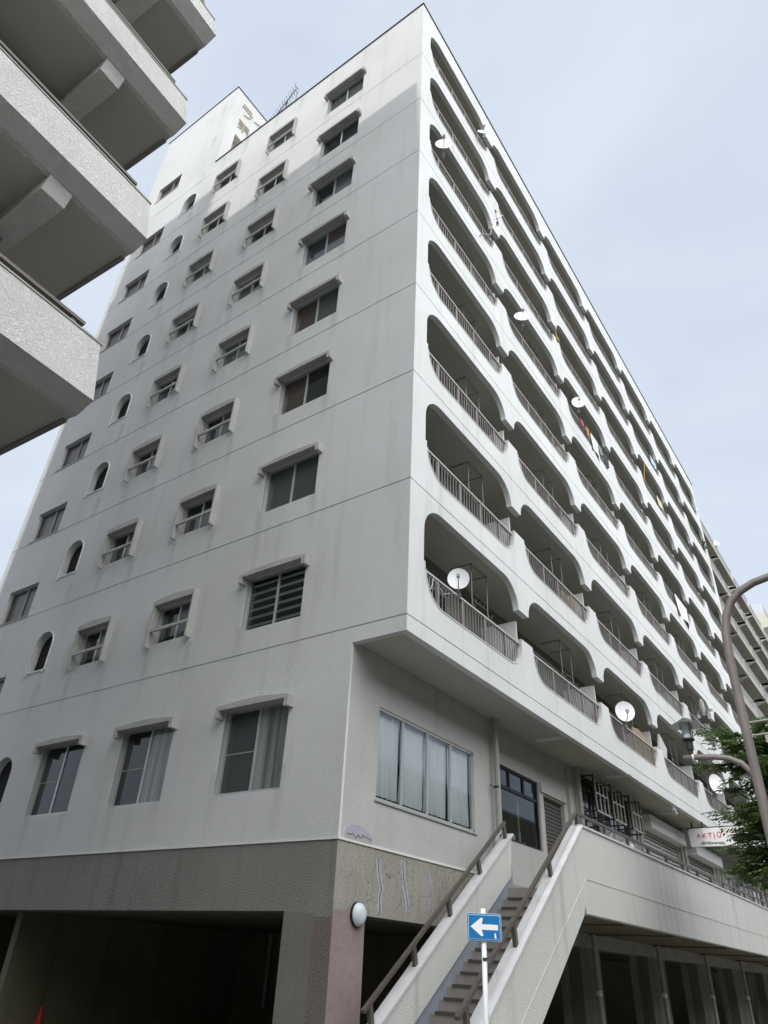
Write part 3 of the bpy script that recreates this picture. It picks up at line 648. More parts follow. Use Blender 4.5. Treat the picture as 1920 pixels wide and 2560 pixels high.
# repair fillers and open cracks on the front base
def blob(cx, cz, rx, rz, y, n=26, seed=0):
    rr = random.Random(seed); return [(cx+rx*(1+rr.uniform(-.09,.09))*math.cos(2*math.pi*i/n), cz+rz*(1+rr.uniform(-.09,.09))*math.sin(2*math.pi*i/n)) for i in range(n)]
f = MB(); p = [(.16,-3.30),(.18,-3.20),(.30,-3.14),(.47,-3.12),(.66,-3.15),(.80,-3.22),(.86,-3.30),(.87,-3.34)]; f.prism([(.16,-3.34)]+p, 'y', Y1-.008, Y1-.0005); o = f.build('repair_patch', M['lav'], B)
f = MB(); rr = random.Random(3); pts = [(.2+.04*i, -3.285+rr.uniform(-.02,.045)) for i in range(17)]
f.prism([(.2,-3.335)]+pts+[(.84,-3.335)], 'y', Y1-.011, Y1-.009); f.build('broken_render', M['trim'], o)
f = MB(); 
for a, b in zip(pts[:-1], pts[1:]): f.bar((a[0],Y1-.012,a[1]),(b[0],Y1-.012,b[1]),.012,.003,(0,1,0))
f.build('crack', M['crackd'], o)
for xs, w_ in (([(1.03,-3.50),(1.05,-3.62),(1.10,-3.78),(1.17,-3.92),(1.12,-4.05),(1.13,-4.26)], .085), ([(1.75,-3.44),(1.76,-3.62),(1.80,-3.80),(1.88,-4.0),(1.92,-4.20)], .09), ([(2.60,-3.45),(2.61,-3.7),(2.61,-3.9),(2.62,-4.12)], .06)):
    f = MB(); dn = []
    for (xa_, za_), (xb_, zb2) in zip(xs[:-1], xs[1:]): dn += [(xa_+(xb_-xa_)*q/5, za_+(zb2-za_)*q/5) for q in range(5)]
    dn.append(xs[-1]); Lp = [(x-w_*rr.uniform(.62,.95)*(1 if 0 < i < len(dn)-1 else .5), z) for i, (x, z) in enumerate(dn)]+[(x+w_*rr.uniform(.62,.95)*(1 if 0 < i < len(dn)-1 else .5), z) for i, (x, z) in enumerate(dn)][::-1]
    f.prism(Lp, 'y', Y1-.005, Y1-.0015); o = f.build('repair_patch', M['lav'], B)
    f = MB(); xs2 = [xs[0]]
    for a, b in zip(xs[:-1], xs[1:]): xs2 += [((a[0]+b[0])/2+rr.uniform(-.02,.02), (a[1]+b[1])/2), b]
    for a, b in zip(xs2[:-1], xs2[1:]): f.bar((a[0],Y1-.007,a[1]+.004),(b[0],Y1-.007,b[1]-.004),rr.uniform(.008,.018),.003,(0,1,0))
    f.build('crack', M['crackd'], o)
# round bulkhead lamp on the corner pier
f = MB(); f.lathe([(.0,.09),(.06,.087),(.11,.07),(.145,.04),(.155,.012),(.155,0)], n=28)
o = f.build('wall_lamp', mat('opal lamp cover', (.62,.70,.74), .25), B, smooth=True); o.rotation_euler = (math.radians(90),0,0); o.location = (.56,Y1-.035,-4.31)
f = MB(); f.tube([(.56,Y1-.007,-4.31),(.56,Y1-.045,-4.31)],.165,28); f.build('lamp_ring', M['dark'], B)

# ------------------------------------------------------------------ raised walkway with the stair
Wk = empty('raised_walkway', 'pale stucco raised walkway and stair with brown handrails, in front of the white block', 'walkway')
DK = -3.60; XT = 4.27; SLO = (5.47-2.64)/(4.27-.36)     # top of slope, gradient of the coping
PF = -1.0; PB = -.84                                       # outer and inner face of the street parapet
def slope_z(x, ztop, xtop): return ztop-(xtop-x)*.7255
XG = XT-(GZ and (-2.64-(-6.1))/.7255)                      # where the sloping top meets the foot
tp = -2.66
pw = MB()
loop = [(40,tp),(XT,tp),(XT-(tp+6.0)/.7255,-6.0),(XT-(tp+6.0)/.7255,GZ),(.55,GZ),(4.02,-4.06),(4.10,-3.90),(4.14,-4.02),(40,-4.04)]
pw.prism(loop, 'y', PF, PB)
pw.build('street_parapet', M['parapet'], Wk)
f = MB()   # shallow rib following the joint
jl = [(40,-3.52),(4.27,-3.49),(1.43,-5.47),(.0,-6.5)]
for a, b in zip(jl[:-1], jl[1:]): f.bar((a[0],PF-.004,a[1]),(b[0],PF-.004,b[1]),.016,.008,(0,1,0))
f.build('joint_rib', M['parapet'], Wk)
cpg = MB(); cpg.box(XT-.03,PF-.03,tp,40,PB+.03,tp+.035)
a = Vector((XT,(PF+PB)/2,tp+.012)); b = Vector((XT-(tp+6.0)/.7255,(PF+PB)/2,-6.0+.012)); cpg.bar(a,b,.24,.03)
cpg.build('parapet_coping', M['coping'], Wk)
# deck
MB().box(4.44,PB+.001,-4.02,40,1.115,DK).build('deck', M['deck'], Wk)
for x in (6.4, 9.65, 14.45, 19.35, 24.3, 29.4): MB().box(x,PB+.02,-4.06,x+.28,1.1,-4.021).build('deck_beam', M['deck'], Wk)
# inner stair parapet
IF, IB = .50, .64; tpi = -2.68; XI = 4.55
f = MB(); xb = XI-(tpi+6.0)/.69
loop = [(XI,tpi),(xb,-6.0),(xb,-6.54),(XI-.1,-3.41)]
f.prism(loop, 'y', IF, IB); f.build('inner_parapet', M['parapet'], Wk)
f = MB(); f.bar((XI+.02,(IF+IB)/2,tpi+.012),(xb,(IF+IB)/2,-6.0+.012),.21,.03); f.build('parapet_coping', M['coping'], Wk)
f = MB(); f.prism([(XI+.02,-3.2),(XI+.02,-3.9),(.4,GZ),(-.5,GZ)], 'y', IF+.03, IF+.10); f.build('stair_skirting', M['skirt'], Wk)
# steps
NX, NZ = 1.66, -5.42; rs, td = .1645, .2485
for i in range(-6, 12):
    x = NX+i*td; z = NZ+i*rs
    if z > DK-.02 : break
    if z < GZ+.02: continue
    s_ = MB().box(x,PB+.002,z-rs-.02,x+.06,IF+.029,z-.0305).box(x+.06,PB+.002,z-.07,x+td+.03,IF+.029,z-.0305).build('step', M['step'], Wk)
    MB().box(x-.03,PB+.003,z-.029,x+td+.02,IF-.06,z).build('step_nosing', M['nosing'], s_)
MB().box(4.37,PB+.002,DK-.19,4.44,IF+.03,DK-.002).build('landing', M['step'], Wk)
# handrails
def handrail(pts, posts, w=.06, h=.045):
    f = MB()
    for a, b in zip(pts[:-1], pts[1:]): f.bar(a, b, w, h)
    o = f.build('handrail', M['handrail'], Wk)
    for p, q in posts: MB().bar(p, q, .055, .075, (1,0,0)).build('handrail_post', M['handrail'], Wk)
yc = (PF+PB)/2
def hz(x): return -2.42-(4.27-x)*.7255*.94
P = [(40,yc,-2.44),(4.27,yc,-2.42),(-.1,yc,-5.40)]
posts = []
x = 4.32
for x in [4.32]+[5.72+1.34*i for i in range(22)]: posts.append(((x,yc,tp+.03),(x,yc,-2.46)))
for x in (2.9,1.5,.1):
    z = -2.42-(4.27-x)*.683; posts.append(((x+.06,yc,tp-(XT-x-.06)*.7255),(x,yc,z-.02)))
handrail(P, posts)
yi = (IF+IB)/2
P = [(4.42,yi,-2.47),(.08,yi,-5.43)]; posts = []
for x in (4.36,3.30,2.26,1.25,.22): z = -2.47-(4.42-x)*.682; posts.append(((x+.07,yi,tpi-(XI-x-.07)*.69),(x,yi,z-.02)))
handrail(P, posts)
for x in (9.4, 14.2, 19.2, 24.2): 
    f = MB().tube([(x,.9,-4.05),(x+.03,.9,GZ)],.062,10); o = f.build('walkway_drain_pipe', M['pipe'], Wk); MB().tube([(x,.9,-5.22),(x,.9,-5.12)],.07,10).build('pipe_clamp', M['white_metal'], o)

# ------------------------------------------------------------------ neighbouring block on the left
Nb = empty('neighbour_building', 'block at upper left with bulging roughcast balcony parapets', 'building', (-6.076,.172,0), rotz=math.radians(2.8))
for k in range(0, 8):
    dx = -.054*k if k < 4 else -.2; z = .113+H*k
    # profile in local y,z: outer edge at y=0
    pr = [(.30,z+1.05),(0,z+.02),(.22,z-.10),(.30,z-.10),(.42,z+1.05)]
    f = MB(); f.prism(pr, 'x', dx-34, dx); f.build('balcony_parapet', M['heavy'], Nb)
    f = MB(); f.box(dx-34,.26,z-.085,dx-.001,2.6,z+.1); f.build('balcony_slab', M['balc'], Nb)
    f = MB(); f.box(dx-.05,.42,z-.11,dx+.012,2.6,z+.13); f.build('slab_edge', M['taupe'], Nb)
    for j in range(7 if k < 4 else 1):
        x = dx-1.12-j*4.8; f = MB(); f.prism([(.23,z-.088),(.30,z-.33),(2.0,z-.33),(2.0,z-.088)], 'x', x-.16, x+.16)
        f.build('balcony_beam', M['heavy'], Nb)
    f = MB(); f.box(dx-34,.285,z+1.05,dx+.02,.45,z+1.075); f.build('parapet_coping', M['grey'], Nb)
    f = MB(); f.box(dx-34,.32,z+1.17,dx-.25,.44,z+1.215)
    for j in range(28): f.box(dx-.42-j*1.2,.34,z+1.085,dx-.36-j*1.2,.42,z+1.17)
    f.build('balcony_handrail', M['handrail'], Nb)
# roof slab over the top balconies, body of the block, stair tower
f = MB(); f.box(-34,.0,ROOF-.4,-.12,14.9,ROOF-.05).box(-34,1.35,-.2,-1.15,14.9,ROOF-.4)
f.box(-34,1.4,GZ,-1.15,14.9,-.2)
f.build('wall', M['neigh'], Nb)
MB().box(-14,9.85,ROOF-.05,-3.75,14.9,29.5).build('stair_tower', M['white'], Nb)
f = MB().tube([(-1.75,.38,6.9),(-1.75,.38,7.25)],.012,6).box(-1.80,.32,7.22,-1.70,.44,7.40); f.build('wall_lamp', M['clothb'], Nb)
f = MB().tube([(-3.8,.5,1.47),(-.88,.5,1.46)],.014,8)
o = f.build('laundry_pole', M['white_metal']); o.location = (-6.076,.172,.05); tag(o, 'thin steel laundry pole over the lowest left balcony rail', 'pole')

# ------------------------------------------------------------------ grey block beyond the white one, and the cream one behind it
Fb = empty('grey_building', 'grey block with stepped slab balconies beyond the far end of the white block', 'building')
f = MB().box(34.0,1.15,GZ,68,13,20.6); f.build('wall', M['greyd'], Fb)
for r in range(9):
    zt = 19.72-2.8*r
    for u in range(7):
        if r > 7: break
        x0 = 33.95+5.33*u-(1.3 if u == 0 else 0)*0; x1 = x0+4.62 if u else 37.75
        x0 = x0 if u == 0 else 38.05+5.33*(u-1); x1 = x0+4.75 if u else 37.75
        f = MB().box(x0,.05,zt-.02,x1,1.14,zt+.16).box(x0,0,zt-.10,x1,.14,zt+.36)
        f.prism([(.14,zt+.36),(.14,zt-.10),(1.14,zt-.50),(1.14,zt-.10)], 'x', x0, x0+.14)
        slab = f.build('balcony', M['grey'], Fb)
        f = MB(); f.box(x0,.06,zt+1.05,x1,.10,zt+1.1).box(x0,.1,zt+1.05,x0+.04,1.1,zt+1.1)
        n = int((x1-x0)/.15)
        for i in range(n+1): x = x0+(x1-x0-.02)*i/n; f.box(x,.07,zt+.36,x+.02,.09,zt+1.05)
        for i in range(6): f.box(x0,.2+i*.16,zt+.16,x0+.02,.22+i*.16,zt+1.05)
        f.build('balcony_railing', M['alu'], slab)
        if u: MB().box(x0-.06,.08,zt+.3,x0-.02,1.1,zt+1.1).build('partition', M['white_metal'], slab)
Cb = empty('cream_building', 'small cream block with one jutting balcony at the far right skyline', 'building')
f = MB().box(70.5,1.7,GZ,86,14,27.2).box(69.2,1.0,26.9,74,2.9,28.6).box(69.2,1.0,21.9,74,2.9,23.3); f.build('wall', M['cream'], Cb)
f = MB().box(69.2,1.0,29.5,74,1.04,29.55).box(69.2,1.0,29.5,69.24,2.9,29.55)
for i in range(24): f.box(69.2+i*.2,1.0,28.6,69.23+i*.2,1.03,29.5)
for i in range(12): f.box(69.2,1.05+i*.15,28.6,69.23,1.08+i*.15,29.5)
f.build('roof_railing', M['alu'], Cb)

Ob = empty('added_sky_blocker', 'out-of-view grey building added across the street to block low sky light, mirrored in the shop windows', 'building')
f = MB(); f.box(-60,-40,GZ,90,-23,8.2); f.build('wall', M['greyd'], Ob)  # unseen block added to keep low sky light off the recessed wall
f = MB()
for j in range(4):
    for i in range(48): f.box(-58+i*3.1,-23.03,GZ+1.2+j*3.3,-56.4+i*3.1,-22.98,GZ+2.7+j*3.3)
f.build('window_band', M['pdark'], Ob)
Rw = empty('street_tree', 'leafy tree on the far side of the street, mirrored in the shop windows', 'tree', (11.5,-10.5,GZ))

# ------------------------------------------------------------------ satellite dishes
def make_dish():
    root = empty('satellite_dish', '', 'satellite dish')
    prof = [(0,0),(.06,.003),(.12,.012),(.17,.025),(.205,.038),(.21,.041),(.204,.036),(.17,.019),(.12,.006),(.06,-.004),(0,-.006)]
    f = MB().lathe(prof, n=28); d = f.build('reflector', M['dish'], root, smooth=True); d.rotation_euler = (math.radians(86),0,0); d.location = (0,-.10,.24); d.scale = (1,1.1,1)
    f = MB().tube([(0,-.1,.03),(0,-.24,.05),(0,-.36,.16)],.010,6).box(-.03,-.40,.15,.03,-.34,.21).tube([(0,-.34,.19),(0,-.31,.21)],.035,12); f.build('feed_arm', M['pipe'], root)
    f = MB().tube([(0,.12,.02),(0,.02,.0),(0,-.06,.2)],.016,8).tube([(-.10,.16,.2),(0,.02,.02)],.010,6).box(-.04,-.04,-.06,.04,.05,.03); f.build('mount', M['hang'], root)
    return root
dish0 = make_dish()
dl = [((1.32,-.25,.88), -62, 0, .97, 'white satellite dish on the lowest corner balcony rail, cable looping below'),
      ((.90,-.24,14.81), -58, 0, 1.18, 'satellite dish at the corner end of the third balcony row from the top'),
      ((3.70,-.22,20.01), -50, -12, .95, 'satellite dish tucked against the arch of the topmost corner balcony'),
      ((4.12,-.35,15.43), -75, -24, .93, 'dish on a long bent arm between the first two bays, three rows from the top'),
      ((5.64,-.27,12.06), -60, -10, 1.2, 'dish seen edge-on on the second bay rail, fourth row from the top'),
      ((10.28,-.24,12.04), -62, 2, 1.1, 'white dish beside the rail hung with coloured laundry, third bay'),
      ((10.38,-.24,.90), -60, 0, 1.22, 'white dish on the lowest row third bay, above the tan reed screen'),
      ((19.96,-.23,3.76), 28, 0, 1.4, 'dish facing away on its side arm, directly above the street lamp shade'),
      ((27.97,-.21,3.89), -45, 0, 1.3, 'dish beside the tree top and the lamp pole, second row'),
      ((20.20,-.18,.93), -38, 0, 1.5, 'dish half covered by tree leaves on the lowest row'),
      ((38.67,.04,20.88), -60, 0, .85, 'dish on the top rail of the grey block, against the sky')]
for i, (p, az, ti, s, lab) in enumerate(dl):
    o = dish0 if i == 0 else copy_tree(dish0)
    o.location = p; o.rotation_euler = (math.radians(ti),0,math.radians(az)); o.scale = (s,s,s); o['label'] = lab; o['group'] = 'satellite dishes on the balcony rails'
f = MB().tube([(1.30,-.16,.90),(1.10,-.05,.82),(.9,-.03,.98),(.78,-.03,1.0),(.72,-.03,.78),(.66,-.02,.72)],.008,6)
tag(f.build('dish_cable', M['coping']), 'thin white cable looping below the lowest corner dish', 'cable')
f = MB().tube([(3.46,.02,14.2),(3.5,-.1,14.3),(3.85,-.2,14.6),(4.0,-.22,15.3)],.02,8)
tag(f.build('steel_mast', M['hang']), 'long bent steel arm carrying the dish between the first two bays', 'mast')

# ------------------------------------------------------------------ laundry, screens and plants on the balconies
def cloth(x, z, w, h, m, name, lab, y=-.03, grp=None, cat='laundry', amp=.025):
    f = MB(); nx, nz = 14, 8; vs = []; fs = []; ph = random.random()*6
    for sd_ in (0, 1):
        off = len(vs)
        for j in range(nz+1):
            for i in range(nx+1):
                u = i/nx; v = j/nz; yy = y+amp*math.sin(u*11+ph+1.5*v)*v*.9+.006*sd_-.02
                xx = x+w*u*(1-.12*v*math.sin(ph+3*u)); zz = z-h*v*(1+.12*math.sin(5*u+ph))
                vs.append((xx, yy, zz))
        for j in range(nz):
            for i in range(nx): a_ = off+j*(nx+1)+i; fs.append((a_,a_+1,a_+nx+2,a_+nx+1))
    f.add(vs, fs); o = f.build(name, m, smooth=True, fix=False); tag(o, lab, cat, grp); return o
GR = 'washing hung on the rail of the third bay, fourth row from the top'
z5 = 11.2+1.14
cloth(11.0, z5, .30, .34, M['clothr'], 'towel', 'small red towel on the rail right of the laundry dish', grp=GR)
cloth(11.5, z5, .34, .42, M['clotho'], 'towel', 'orange towel on the rail between red and white laundry', grp=GR)
cloth(12.0, z5, .75, .80, M['clothw'], 'bedsheet', 'long white sheet hanging from the rail beside the orange towel', grp=GR)
cloth(12.8, z5, .4, .45, M['clothg'], 'shirt', 'grey green shirt between the white sheet and the black garment', grp=GR)
cloth(13.25, z5, .55, .6, M['clothk'], 'trousers', 'black garment at the right end of the laundry rail', grp=GR)
cloth(21.1, 8.4+1.16, 1.9, 1.0, M['clothw'], 'blanket', 'large crumpled white blanket draped over a fifth bay rail', amp=.08)
cloth(22.0, 16.8+1.14, 1.0, .5, M['clothb'], 'towel', 'pale blue towel on a high rail of the fifth bay')
cloth(21.6, 14.0+1.14, .9, .55, mat('cream cotton', (.62,.58,.40), .9), 'towel', 'cream cloth on the rail under the leafy balcony plant')
def plant(p, n, r, h, lab, leafm, pot=True, name='potted_plant'):
    root = empty(name, lab, 'plant', p); rr = random.Random(n)
    if pot: MB().lathe([(0,0),(.10,0),(.14,.22),(.15,.22),(.15,.25),(.12,.25),(.12,.2),(0,.2)], n=14).build('pot', M['terracotta'], root)
    f = MB()
    for i in range(n):
        a = rr.uniform(0, 6.28); e_ = rr.uniform(.2,1.3); ln = r*rr.uniform(.6,1.1); b0_ = Vector((0,0,.22+rr.uniform(0,h)))
        d = Vector((math.cos(a)*math.cos(e_), math.sin(a)*math.cos(e_), math.sin(e_))); s_ = Vector((-math.sin(a),math.cos(a),0))*.03
        t1 = b0_+d*ln*.6; t2 = b0_+d*ln-Vector((0,0,ln*.25)); f.add([b0_-s_*.3, b0_+s_*.3, t1+s_, t1-s_, t2], [(0,1,2,3),(3,2,4)])
    f.build('leaves', leafm, root, fix=False); return root
def leafmat(name, a, b):
    m = mat(name, a, .55); t = m.node_tree; n = t.nodes; l = t.links.new
    g_ = n.new('ShaderNodeNewGeometry'); r = n.new('ShaderNodeValToRGB'); r.color_ramp.elements[0].color = (*a,1); r.color_ramp.elements[1].color = (*b,1)
    l(g_.outputs['Random Per Island'], r.inputs[0]); l(r.outputs[0], n['Principled BSDF'].inputs['Base Color']); b_ = n['Principled BSDF']
    tl = n.new('ShaderNodeBsdfTranslucent'); ms = n.new('ShaderNodeMixShader'); ms.inputs[0].default_value = .35; l(r.outputs[0], tl.inputs[0])
    l(b_.outputs[0], ms.inputs[1]); l(tl.outputs[0], ms.inputs[2]); l(ms.outputs[0], n['Material Output'].inputs[0]); return m
M['leaf'] = leafmat('tree leaves', (.045,.095,.028), (.17,.25,.08)); M['leafy'] = leafmat('yellow green leaves', (.08,.12,.01), (.22,.25,.04))
plant((22.25,.35,14.4), 160, .35, .5, 'yellow green bushy plant behind a fifth bay rail', M['leafy'])
plant((32.6,.12,17.3), 90, .65, .5, 'spiky green plant poking over the last rail near the grey block', M['leaf'], pot=False)
f = MB().box(9.55,-.06,15.15,9.75,.02,15.3).box(9.62,-.02,15.3,9.66,.02,15.95); tag(f.build('broom', M['yellow']), 'yellow cleaning brush standing at the stub between two bays', 'brush')
f = MB().tube([(19.75,.0,14.9),(19.95,-.12,16.0)],.022,8); tag(f.build('rolled_banner', M['clotho']), 'rolled orange and white pole leaning over a fifth bay rail', 'pole')
f = MB()
for i in range(30): f.box(12.35+i*.058,.16,.5,12.35+i*.058+.05,.185,1.5-.01*abs(i-10))
tag(f.build('reed_screen', M['wood']), 'tan reed screen standing behind the rail of the lowest third bay', 'screen')
f = MB()
for i in range(10): f.box(7.85+i*.1,.22,2.95,7.85+i*.1+.08,.24,3.0+.95+.02*(i%3))
tag(f.build('wooden_boards', M['wood']), 'upright wooden boards behind the rail next to the blue rack', 'boards')
f = MB(); 
for i in range(6): f.tube([(6.5+i*.3,.2,4.1),(6.7+i*.3,.5,4.0)],.012,6)
f.tube([(6.5,.2,4.1),(8.3,.2,4.08)],.015,6).tube([(6.7,.5,4.0),(8.4,.5,4.02)],.015,6).box(7.5,.2,4.02,8.2,.26,4.09)
tag(f.build('drying_rack', M['bluep']), 'dark blue drying rack inside the second row, second bay balcony', 'rack')
f = MB(); f.box(-.36,-.03,-.28,.36,.03,.28); o = f.build('panel', M['shutter']); o.location = (15.2,.12,1.45); o.rotation_euler = (0,math.radians(28),0); tag(o, 'tilted pale louvred panel leaning behind the lowest fourth bay rail', 'panel')
for x0, x1, z, lab in ((5.2,9.2,1.66,'long laundry pole across the lowest second bay balcony'),(9.9,13.9,1.66,'long laundry pole across the lowest third bay, behind the dish'),(14.6,18.6,1.6,'long laundry pole across the lowest fourth bay, behind the panel')):
    f = MB().tube([(x0,.5,z+.02),(x1,.5,z-.02)],.016,8); tag(f.build('laundry_pole', M['hang']), lab, 'pole', 'laundry poles inside the lowest balconies')
f = MB().box(26.6,.18,3.0,27.3,.24,4.9); tag(f.build('ochre_board', M['yellow']), 'ochre board standing behind the rail above the tree', 'board')

# ------------------------------------------------------------------ television aerial on the roof
An = empty('television_aerial', 'dark rake-shaped television aerial on the roof beside the lettered tower', 'aerial', (.35,6.9,ROOF))
MB().tube([(0,0,-.2),(0,0,1.75)],.025,8).tube([(0,0,1.1),(.5,.5,-.1)],.012,5).tube([(0,0,1.1),(-.1,-.6,-.1)],.012,5).build('mast', M['dark'], An)
f = MB(); a = Vector((-.1,-.55,1.95)); b = Vector((.1,.95,1.15)); f.tube([a,b],.018,6)
for i in range(13):
    c = a.lerp(b, i/12); l_ = .22 if i % 3 else .32; f.tube([c+Vector((-.1,.0,l_*.9)), c+Vector((.1,0,-l_*.9))],.010,5)
f.tube([a+Vector((0,.1,.35)),a+Vector((0,-.2,-.3))],.012,5); f.build('boom', M['dark'], An)
f = MB().tube([(0,-.5,-.1),(0,-.55,1.9)],.012,5); f.build('guy_rod', M['dark'], An)

# ------------------------------------------------------------------ company sign under the overhang
Sg = empty('shop_sign', 'white projecting sign with spaced red letters, partly behind the tree', 'sign', (18,0,0))
f = MB(); f.prism([(.42,-.50),(.46,-.62),(.44,-1.05),(-1.35,-1.06),(-1.35,-.50)], 'x', 0, .16); f.build('panel', M['white_metal'], Sg)
f = MB().box(.04,-1.3,-.50,.08,.5,-.46).box(.04,.30,-.46,.08,.34,-.29).box(.04,-.03,-.46,.08,.01,-.29); f.build('bracket', M['dark'], Sg)
f = MB().box(-.01,.452,-1.08,.17,.58,-.48); f.build('end_cap', M['taupe'], Sg)
def text(s, y, z, h, m, w=1.0, name='lettering'):
    cu = bpy.data.curves.new(name, 'FONT'); cu.body = s; cu.size = h; cu.extrude = .006; cu.space_character = w
    o = bpy.data.objects.new(name, cu); C.objects.link(o); dg = bpy.context.evaluated_depsgraph_get(); dg.update()
    me = bpy.data.meshes.new_from_object(o.evaluated_get(dg)); bpy.data.objects.remove(o)
    me.materials.clear(); me.materials.append(m); o = bpy.data.objects.new(name, me); C.objects.link(o); o.parent = Sg
    o.rotation_euler = (math.radians(90), 0, math.radians(-90)); o.location = (-.008, y, z); return o
Rl = MB()
def lb(p, q, w=.022): Rl.bar((-.006,*p),(-.006,*q),w,.012,(1,0,0))
h0, h1 = -.785, -.665
lb((.19,h0),(.14,h1)); lb((.14,h1),(.09,h0))
lb((.01,h0),(-.0,h1)); lb((-.005,-.73),(-.09,h1)); lb((.0,-.72),(-.08,h0))
lb((-.16,h1),(-.28,h1)); lb((-.22,h1),(-.22,h0))
lb((-.35,h1+.03),(-.35,h0-.06)); 
pts = [(-.50+.06*math.cos(t*math.pi/8), -.715+.08*math.sin(t*math.pi/8)) for t in range(17)]
for a, b in zip(pts[:-1], pts[1:]): lb(a, b, .02)
Rl.build('logo_letters', M['red'], Sg)
text('AKTIO', .10, -.985, .095, M['ink']); text('Corporation', -.15, -.985, .095, M['ink'])

# ------------------------------------------------------------------ street lamp
X = .85
SLm = empty('street_lamp', 'mauve brown lamp pole with an arched top and side arm at the right', 'street lamp', (X,-4.53,GZ+.13))
def rel(pts): return [(x-X, y+4.53, z-GZ-.13) for x, y, z in pts]
f = MB().tube(rel([(X,-4.53,GZ+.13),(X,-4.53,-4.5),(X,-4.53,-3.2),(X,-4.535,-2.2),(X,-4.545,-1.4),(X,-4.57,-1.0),(X,-4.63,-.75),(X,-4.73,-.56),(X,-4.87,-.44),(X,-5.05,-.36),(X,-5.35,-.30),(X,-5.9,-.25),(X,-6.6,-.22)]), .060, 16, r1=.048)
f.build('pole', M['pole'], SLm, smooth=True)
f = MB().tube(rel([(X,-4.54,-3.05),(X,-4.53,-2.93),(X,-4.49,-2.77),(X,-4.40,-2.66),(X,-4.26,-2.585),(X,-4.10,-2.552),(X,-3.9,-2.535),(X,-3.74,-2.53)]), .036, 14); f.build('side_arm', M['pole'], SLm, smooth=True)
f = MB().box(-.5,-2.2,6.12,.5,-1.95,6.2); f.build('road_lantern', M['trim'], SLm)
c_ = rel([(X,-3.84,-2.50)])[0]
f = MB().lathe([(0,.465),(.03,.463),(.07,.44),(.12,.405),(.185,.372),(.19,.365)], c_, 32); f.build('lamp_shade', mat('lamp shade enamel', (.06,.06,.065), .45), SLm, smooth=True)
f = MB().lathe([(.189,.363),(.11,.385),(.03,.41),(0,.41)], c_, 32); f.build('shade_lining', M['rim'], SLm, smooth=True)
f = MB().lathe([(.0,.19),(.055,.19),(.055,.40),(0,.40)], c_, 20); f.build('glass_cylinder', M['lampglass'], SLm, smooth=False)
f = MB().lathe([(0,0),(.03,0),(.03,.05),(.045,.06),(.045,.13),(.05,.17),(.075,.18),(.075,.20),(.0,.20)], c_, 18)
for k in range(4): a_ = math.pi/4+k*math.pi/2; f.tube([(c_[0]+.068*math.cos(a_),c_[1]+.068*math.sin(a_),c_[2]+.19),(c_[0]+.085*math.cos(a_),c_[1]+.085*math.sin(a_),c_[2]+.40)],.006,5)
f.build('lamp_base', M['dark'], SLm)
f = MB().box(-.06,.05,2.98+GZ*0,.06,.4,3.0); 
f = MB().tube([(0,0,4.28),(0,-.6,4.30)],.012,6).tube([(0,0,4.12),(0,-.6,4.14)],.012,6).box(-.01,-.75,4.02,.01,-.2,4.11); f.build('flag_bracket', M['pipe'], SLm)
f = MB().tube([(0,.655,3.937),(0,.68,3.937)],.041,14); f.build('arm_clamp', M['signwhite'], SLm)

# ------------------------------------------------------------------ one-way sign
Sx, Sy = -.663, -1.60
Os = empty('one_way_sign', 'blue one-way sign with a white left arrow on a white pole', 'road sign', (Sx,Sy,GZ+.13), rotz=math.radians(-52))
MB().tube([(0,0,0),(0,0,2.14)],.028,14).build('pole', M['signpole'], Os, smooth=True)
zc = -4.513-GZ-.13
def rrect(w, h, r, n=5):
    p = []
    for cx, cy, a0 in ((w-r,h-r,0),(-w+r,h-r,90),(-w+r,-h+r,180),(w-r,-h+r,270)):
        for i in range(n+1): a_ = math.radians(a0+90*i/n); p.append((cx+r*math.cos(a_), zc+cy+r*math.sin(a_)))
    return p
f = MB().prism(rrect(.196,.134,.02), 'y', -.045, -.03); f.build('sign_rim', M['signwhite'], Os)
f = MB().prism(rrect(.192,.130,.018), 'y', -.048, -.0455); f.build('sign_border', M['blue'], Os)
f = MB().prism(rrect(.180,.118,.014), 'y', -.050, -.0485); f.build('sign_line', M['signwhite'], Os)
f = MB().prism(rrect(.176,.114,.012), 'y', -.052, -.0505); f.build('sign_face', M['blue'], Os)
ar = [(.155,.027),(.155,-.027),(-.03,-.027),(-.012,-.085),(-.035,-.09),(-.155,0),(-.035,.09),(-.012,.085),(-.03,.027)]
f = MB().prism([(x, zc+z) for x, z in ar], 'y', -.054, -.0525); f.build('arrow', M['signwhite'], Os)
f = MB().prism([(.112,zc-.105),(.112,zc-.06),(.12,zc-.05),(.127,zc-.06),(.135,zc-.105)], 'y', -.0545, -.0526); f.build('sticker', M['clothw'], Os)
f = MB().box(-.024,-.034,zc-.32,.024,-.028,zc-.29); f.build('pole_sticker', M['ink'], Os)

# ------------------------------------------------------------------ traffic cone in the garage
Co = empty('traffic_cone', 'red traffic cone in the dark garage at lower left', 'traffic cone', (1.42,9.55,GZ))
MB().lathe([(.0,.71),(.022,.71),(.03,.68),(.15,.04),(.15,.02)], n=20).build('body', M['cone'], Co, smooth=True); MB().box(-.19,-.19,0,.19,.19,.025).build('base', M['cone'], Co)

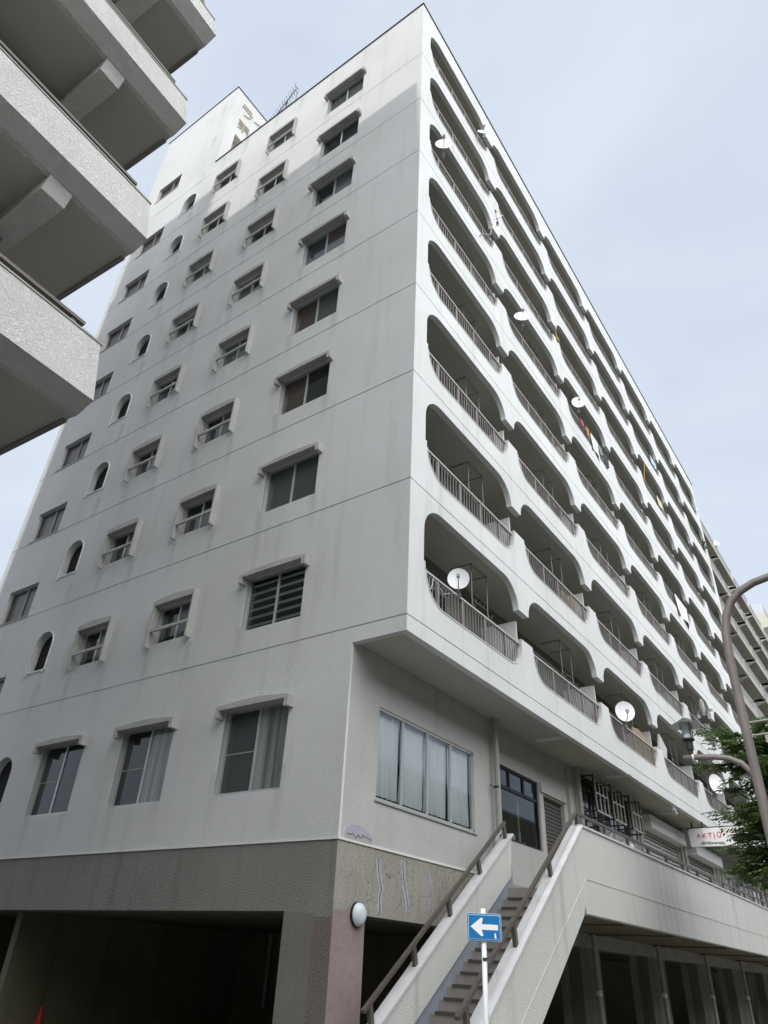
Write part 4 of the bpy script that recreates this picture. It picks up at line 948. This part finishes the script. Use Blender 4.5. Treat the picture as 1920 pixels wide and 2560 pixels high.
# ------------------------------------------------------------------ street tree
Tr = empty('street_tree', 'leafy green street tree behind the lamp pole at the right', 'tree', (8.7,-3.8,GZ+.13))
f = MB().tube([(0,0,0),(.05,.0,1.2),(-.02,.05,2.4),(.03,.02,3.6),(0,.05,6.4)],.13,12,r1=.03)
rr = random.Random(11); tips = []
for i in range(100):
    z = 3.25+.42*int(rr.uniform(0,7.3))+rr.gauss(0,.05); a_ = rr.uniform(0,6.28); ln = (1.95-.35*abs(z-4.4))*rr.uniform(.4,1.05); p0 = Vector((0,.02,z)); d = Vector((math.cos(a_),math.sin(a_),rr.uniform(-.05,.35)))
    p1 = p0+d*ln*.5+Vector((0,0,.12)); p2 = p0+d*ln+Vector((0,0,-.05)); f.tube([p0,p1,p2],.028,5,r1=.006); tips.append((p0,p1,p2))
f.build('trunk', M['bark'], Tr)
f = MB(); LV = 0
for p0, p1, p2 in tips:
    for j in range(38):
        t = rr.uniform(.28,1.05); c = (p0.lerp(p1, t*2) if t < .5 else p1.lerp(p2, t*2-1))
        # a twig spray carrying alternate leaves in a flat plane
        a_ = rr.uniform(0,6.28); tw_ = Vector((math.cos(a_),math.sin(a_),rr.uniform(-.35,.15))).normalized(); tl = rr.uniform(.25,.45)
        dl_ = (p2-p0).normalized(); tw_ = (tw_*.8+dl_*.6+Vector((0,0,-.12))).normalized()
        base = c+Vector((rr.gauss(0,.05),rr.gauss(0,.05),rr.gauss(0,.05)))
        side = tw_.cross(Vector((0,0,1))).normalized(); nl = 14
        for q in range(nl):
            pt_ = base+tw_*tl*q/nl; sg = 1 if q % 2 else -1
            ld = (tw_*.55+side*sg*.8+Vector((0,0,rr.uniform(-.55,.05)))).normalized(); ll = rr.uniform(.07,.12); lw = ll*.26
            wv = ld.cross(Vector((rr.uniform(-.3,.3),rr.uniform(-.3,.3),1))).normalized()*lw
            m1 = pt_+ld*ll*.45; f.add([pt_, m1+wv, pt_+ld*ll, m1-wv], [(0,1,2,3)])
f.build('crown', M['leaf'], Tr, fix=False)

tr_me = [c for c in Tr.children]
for c in tr_me:
    d = c.copy(); C.objects.link(d); d.parent = Rw
Rw.scale = (1.4,1.4,1.25)
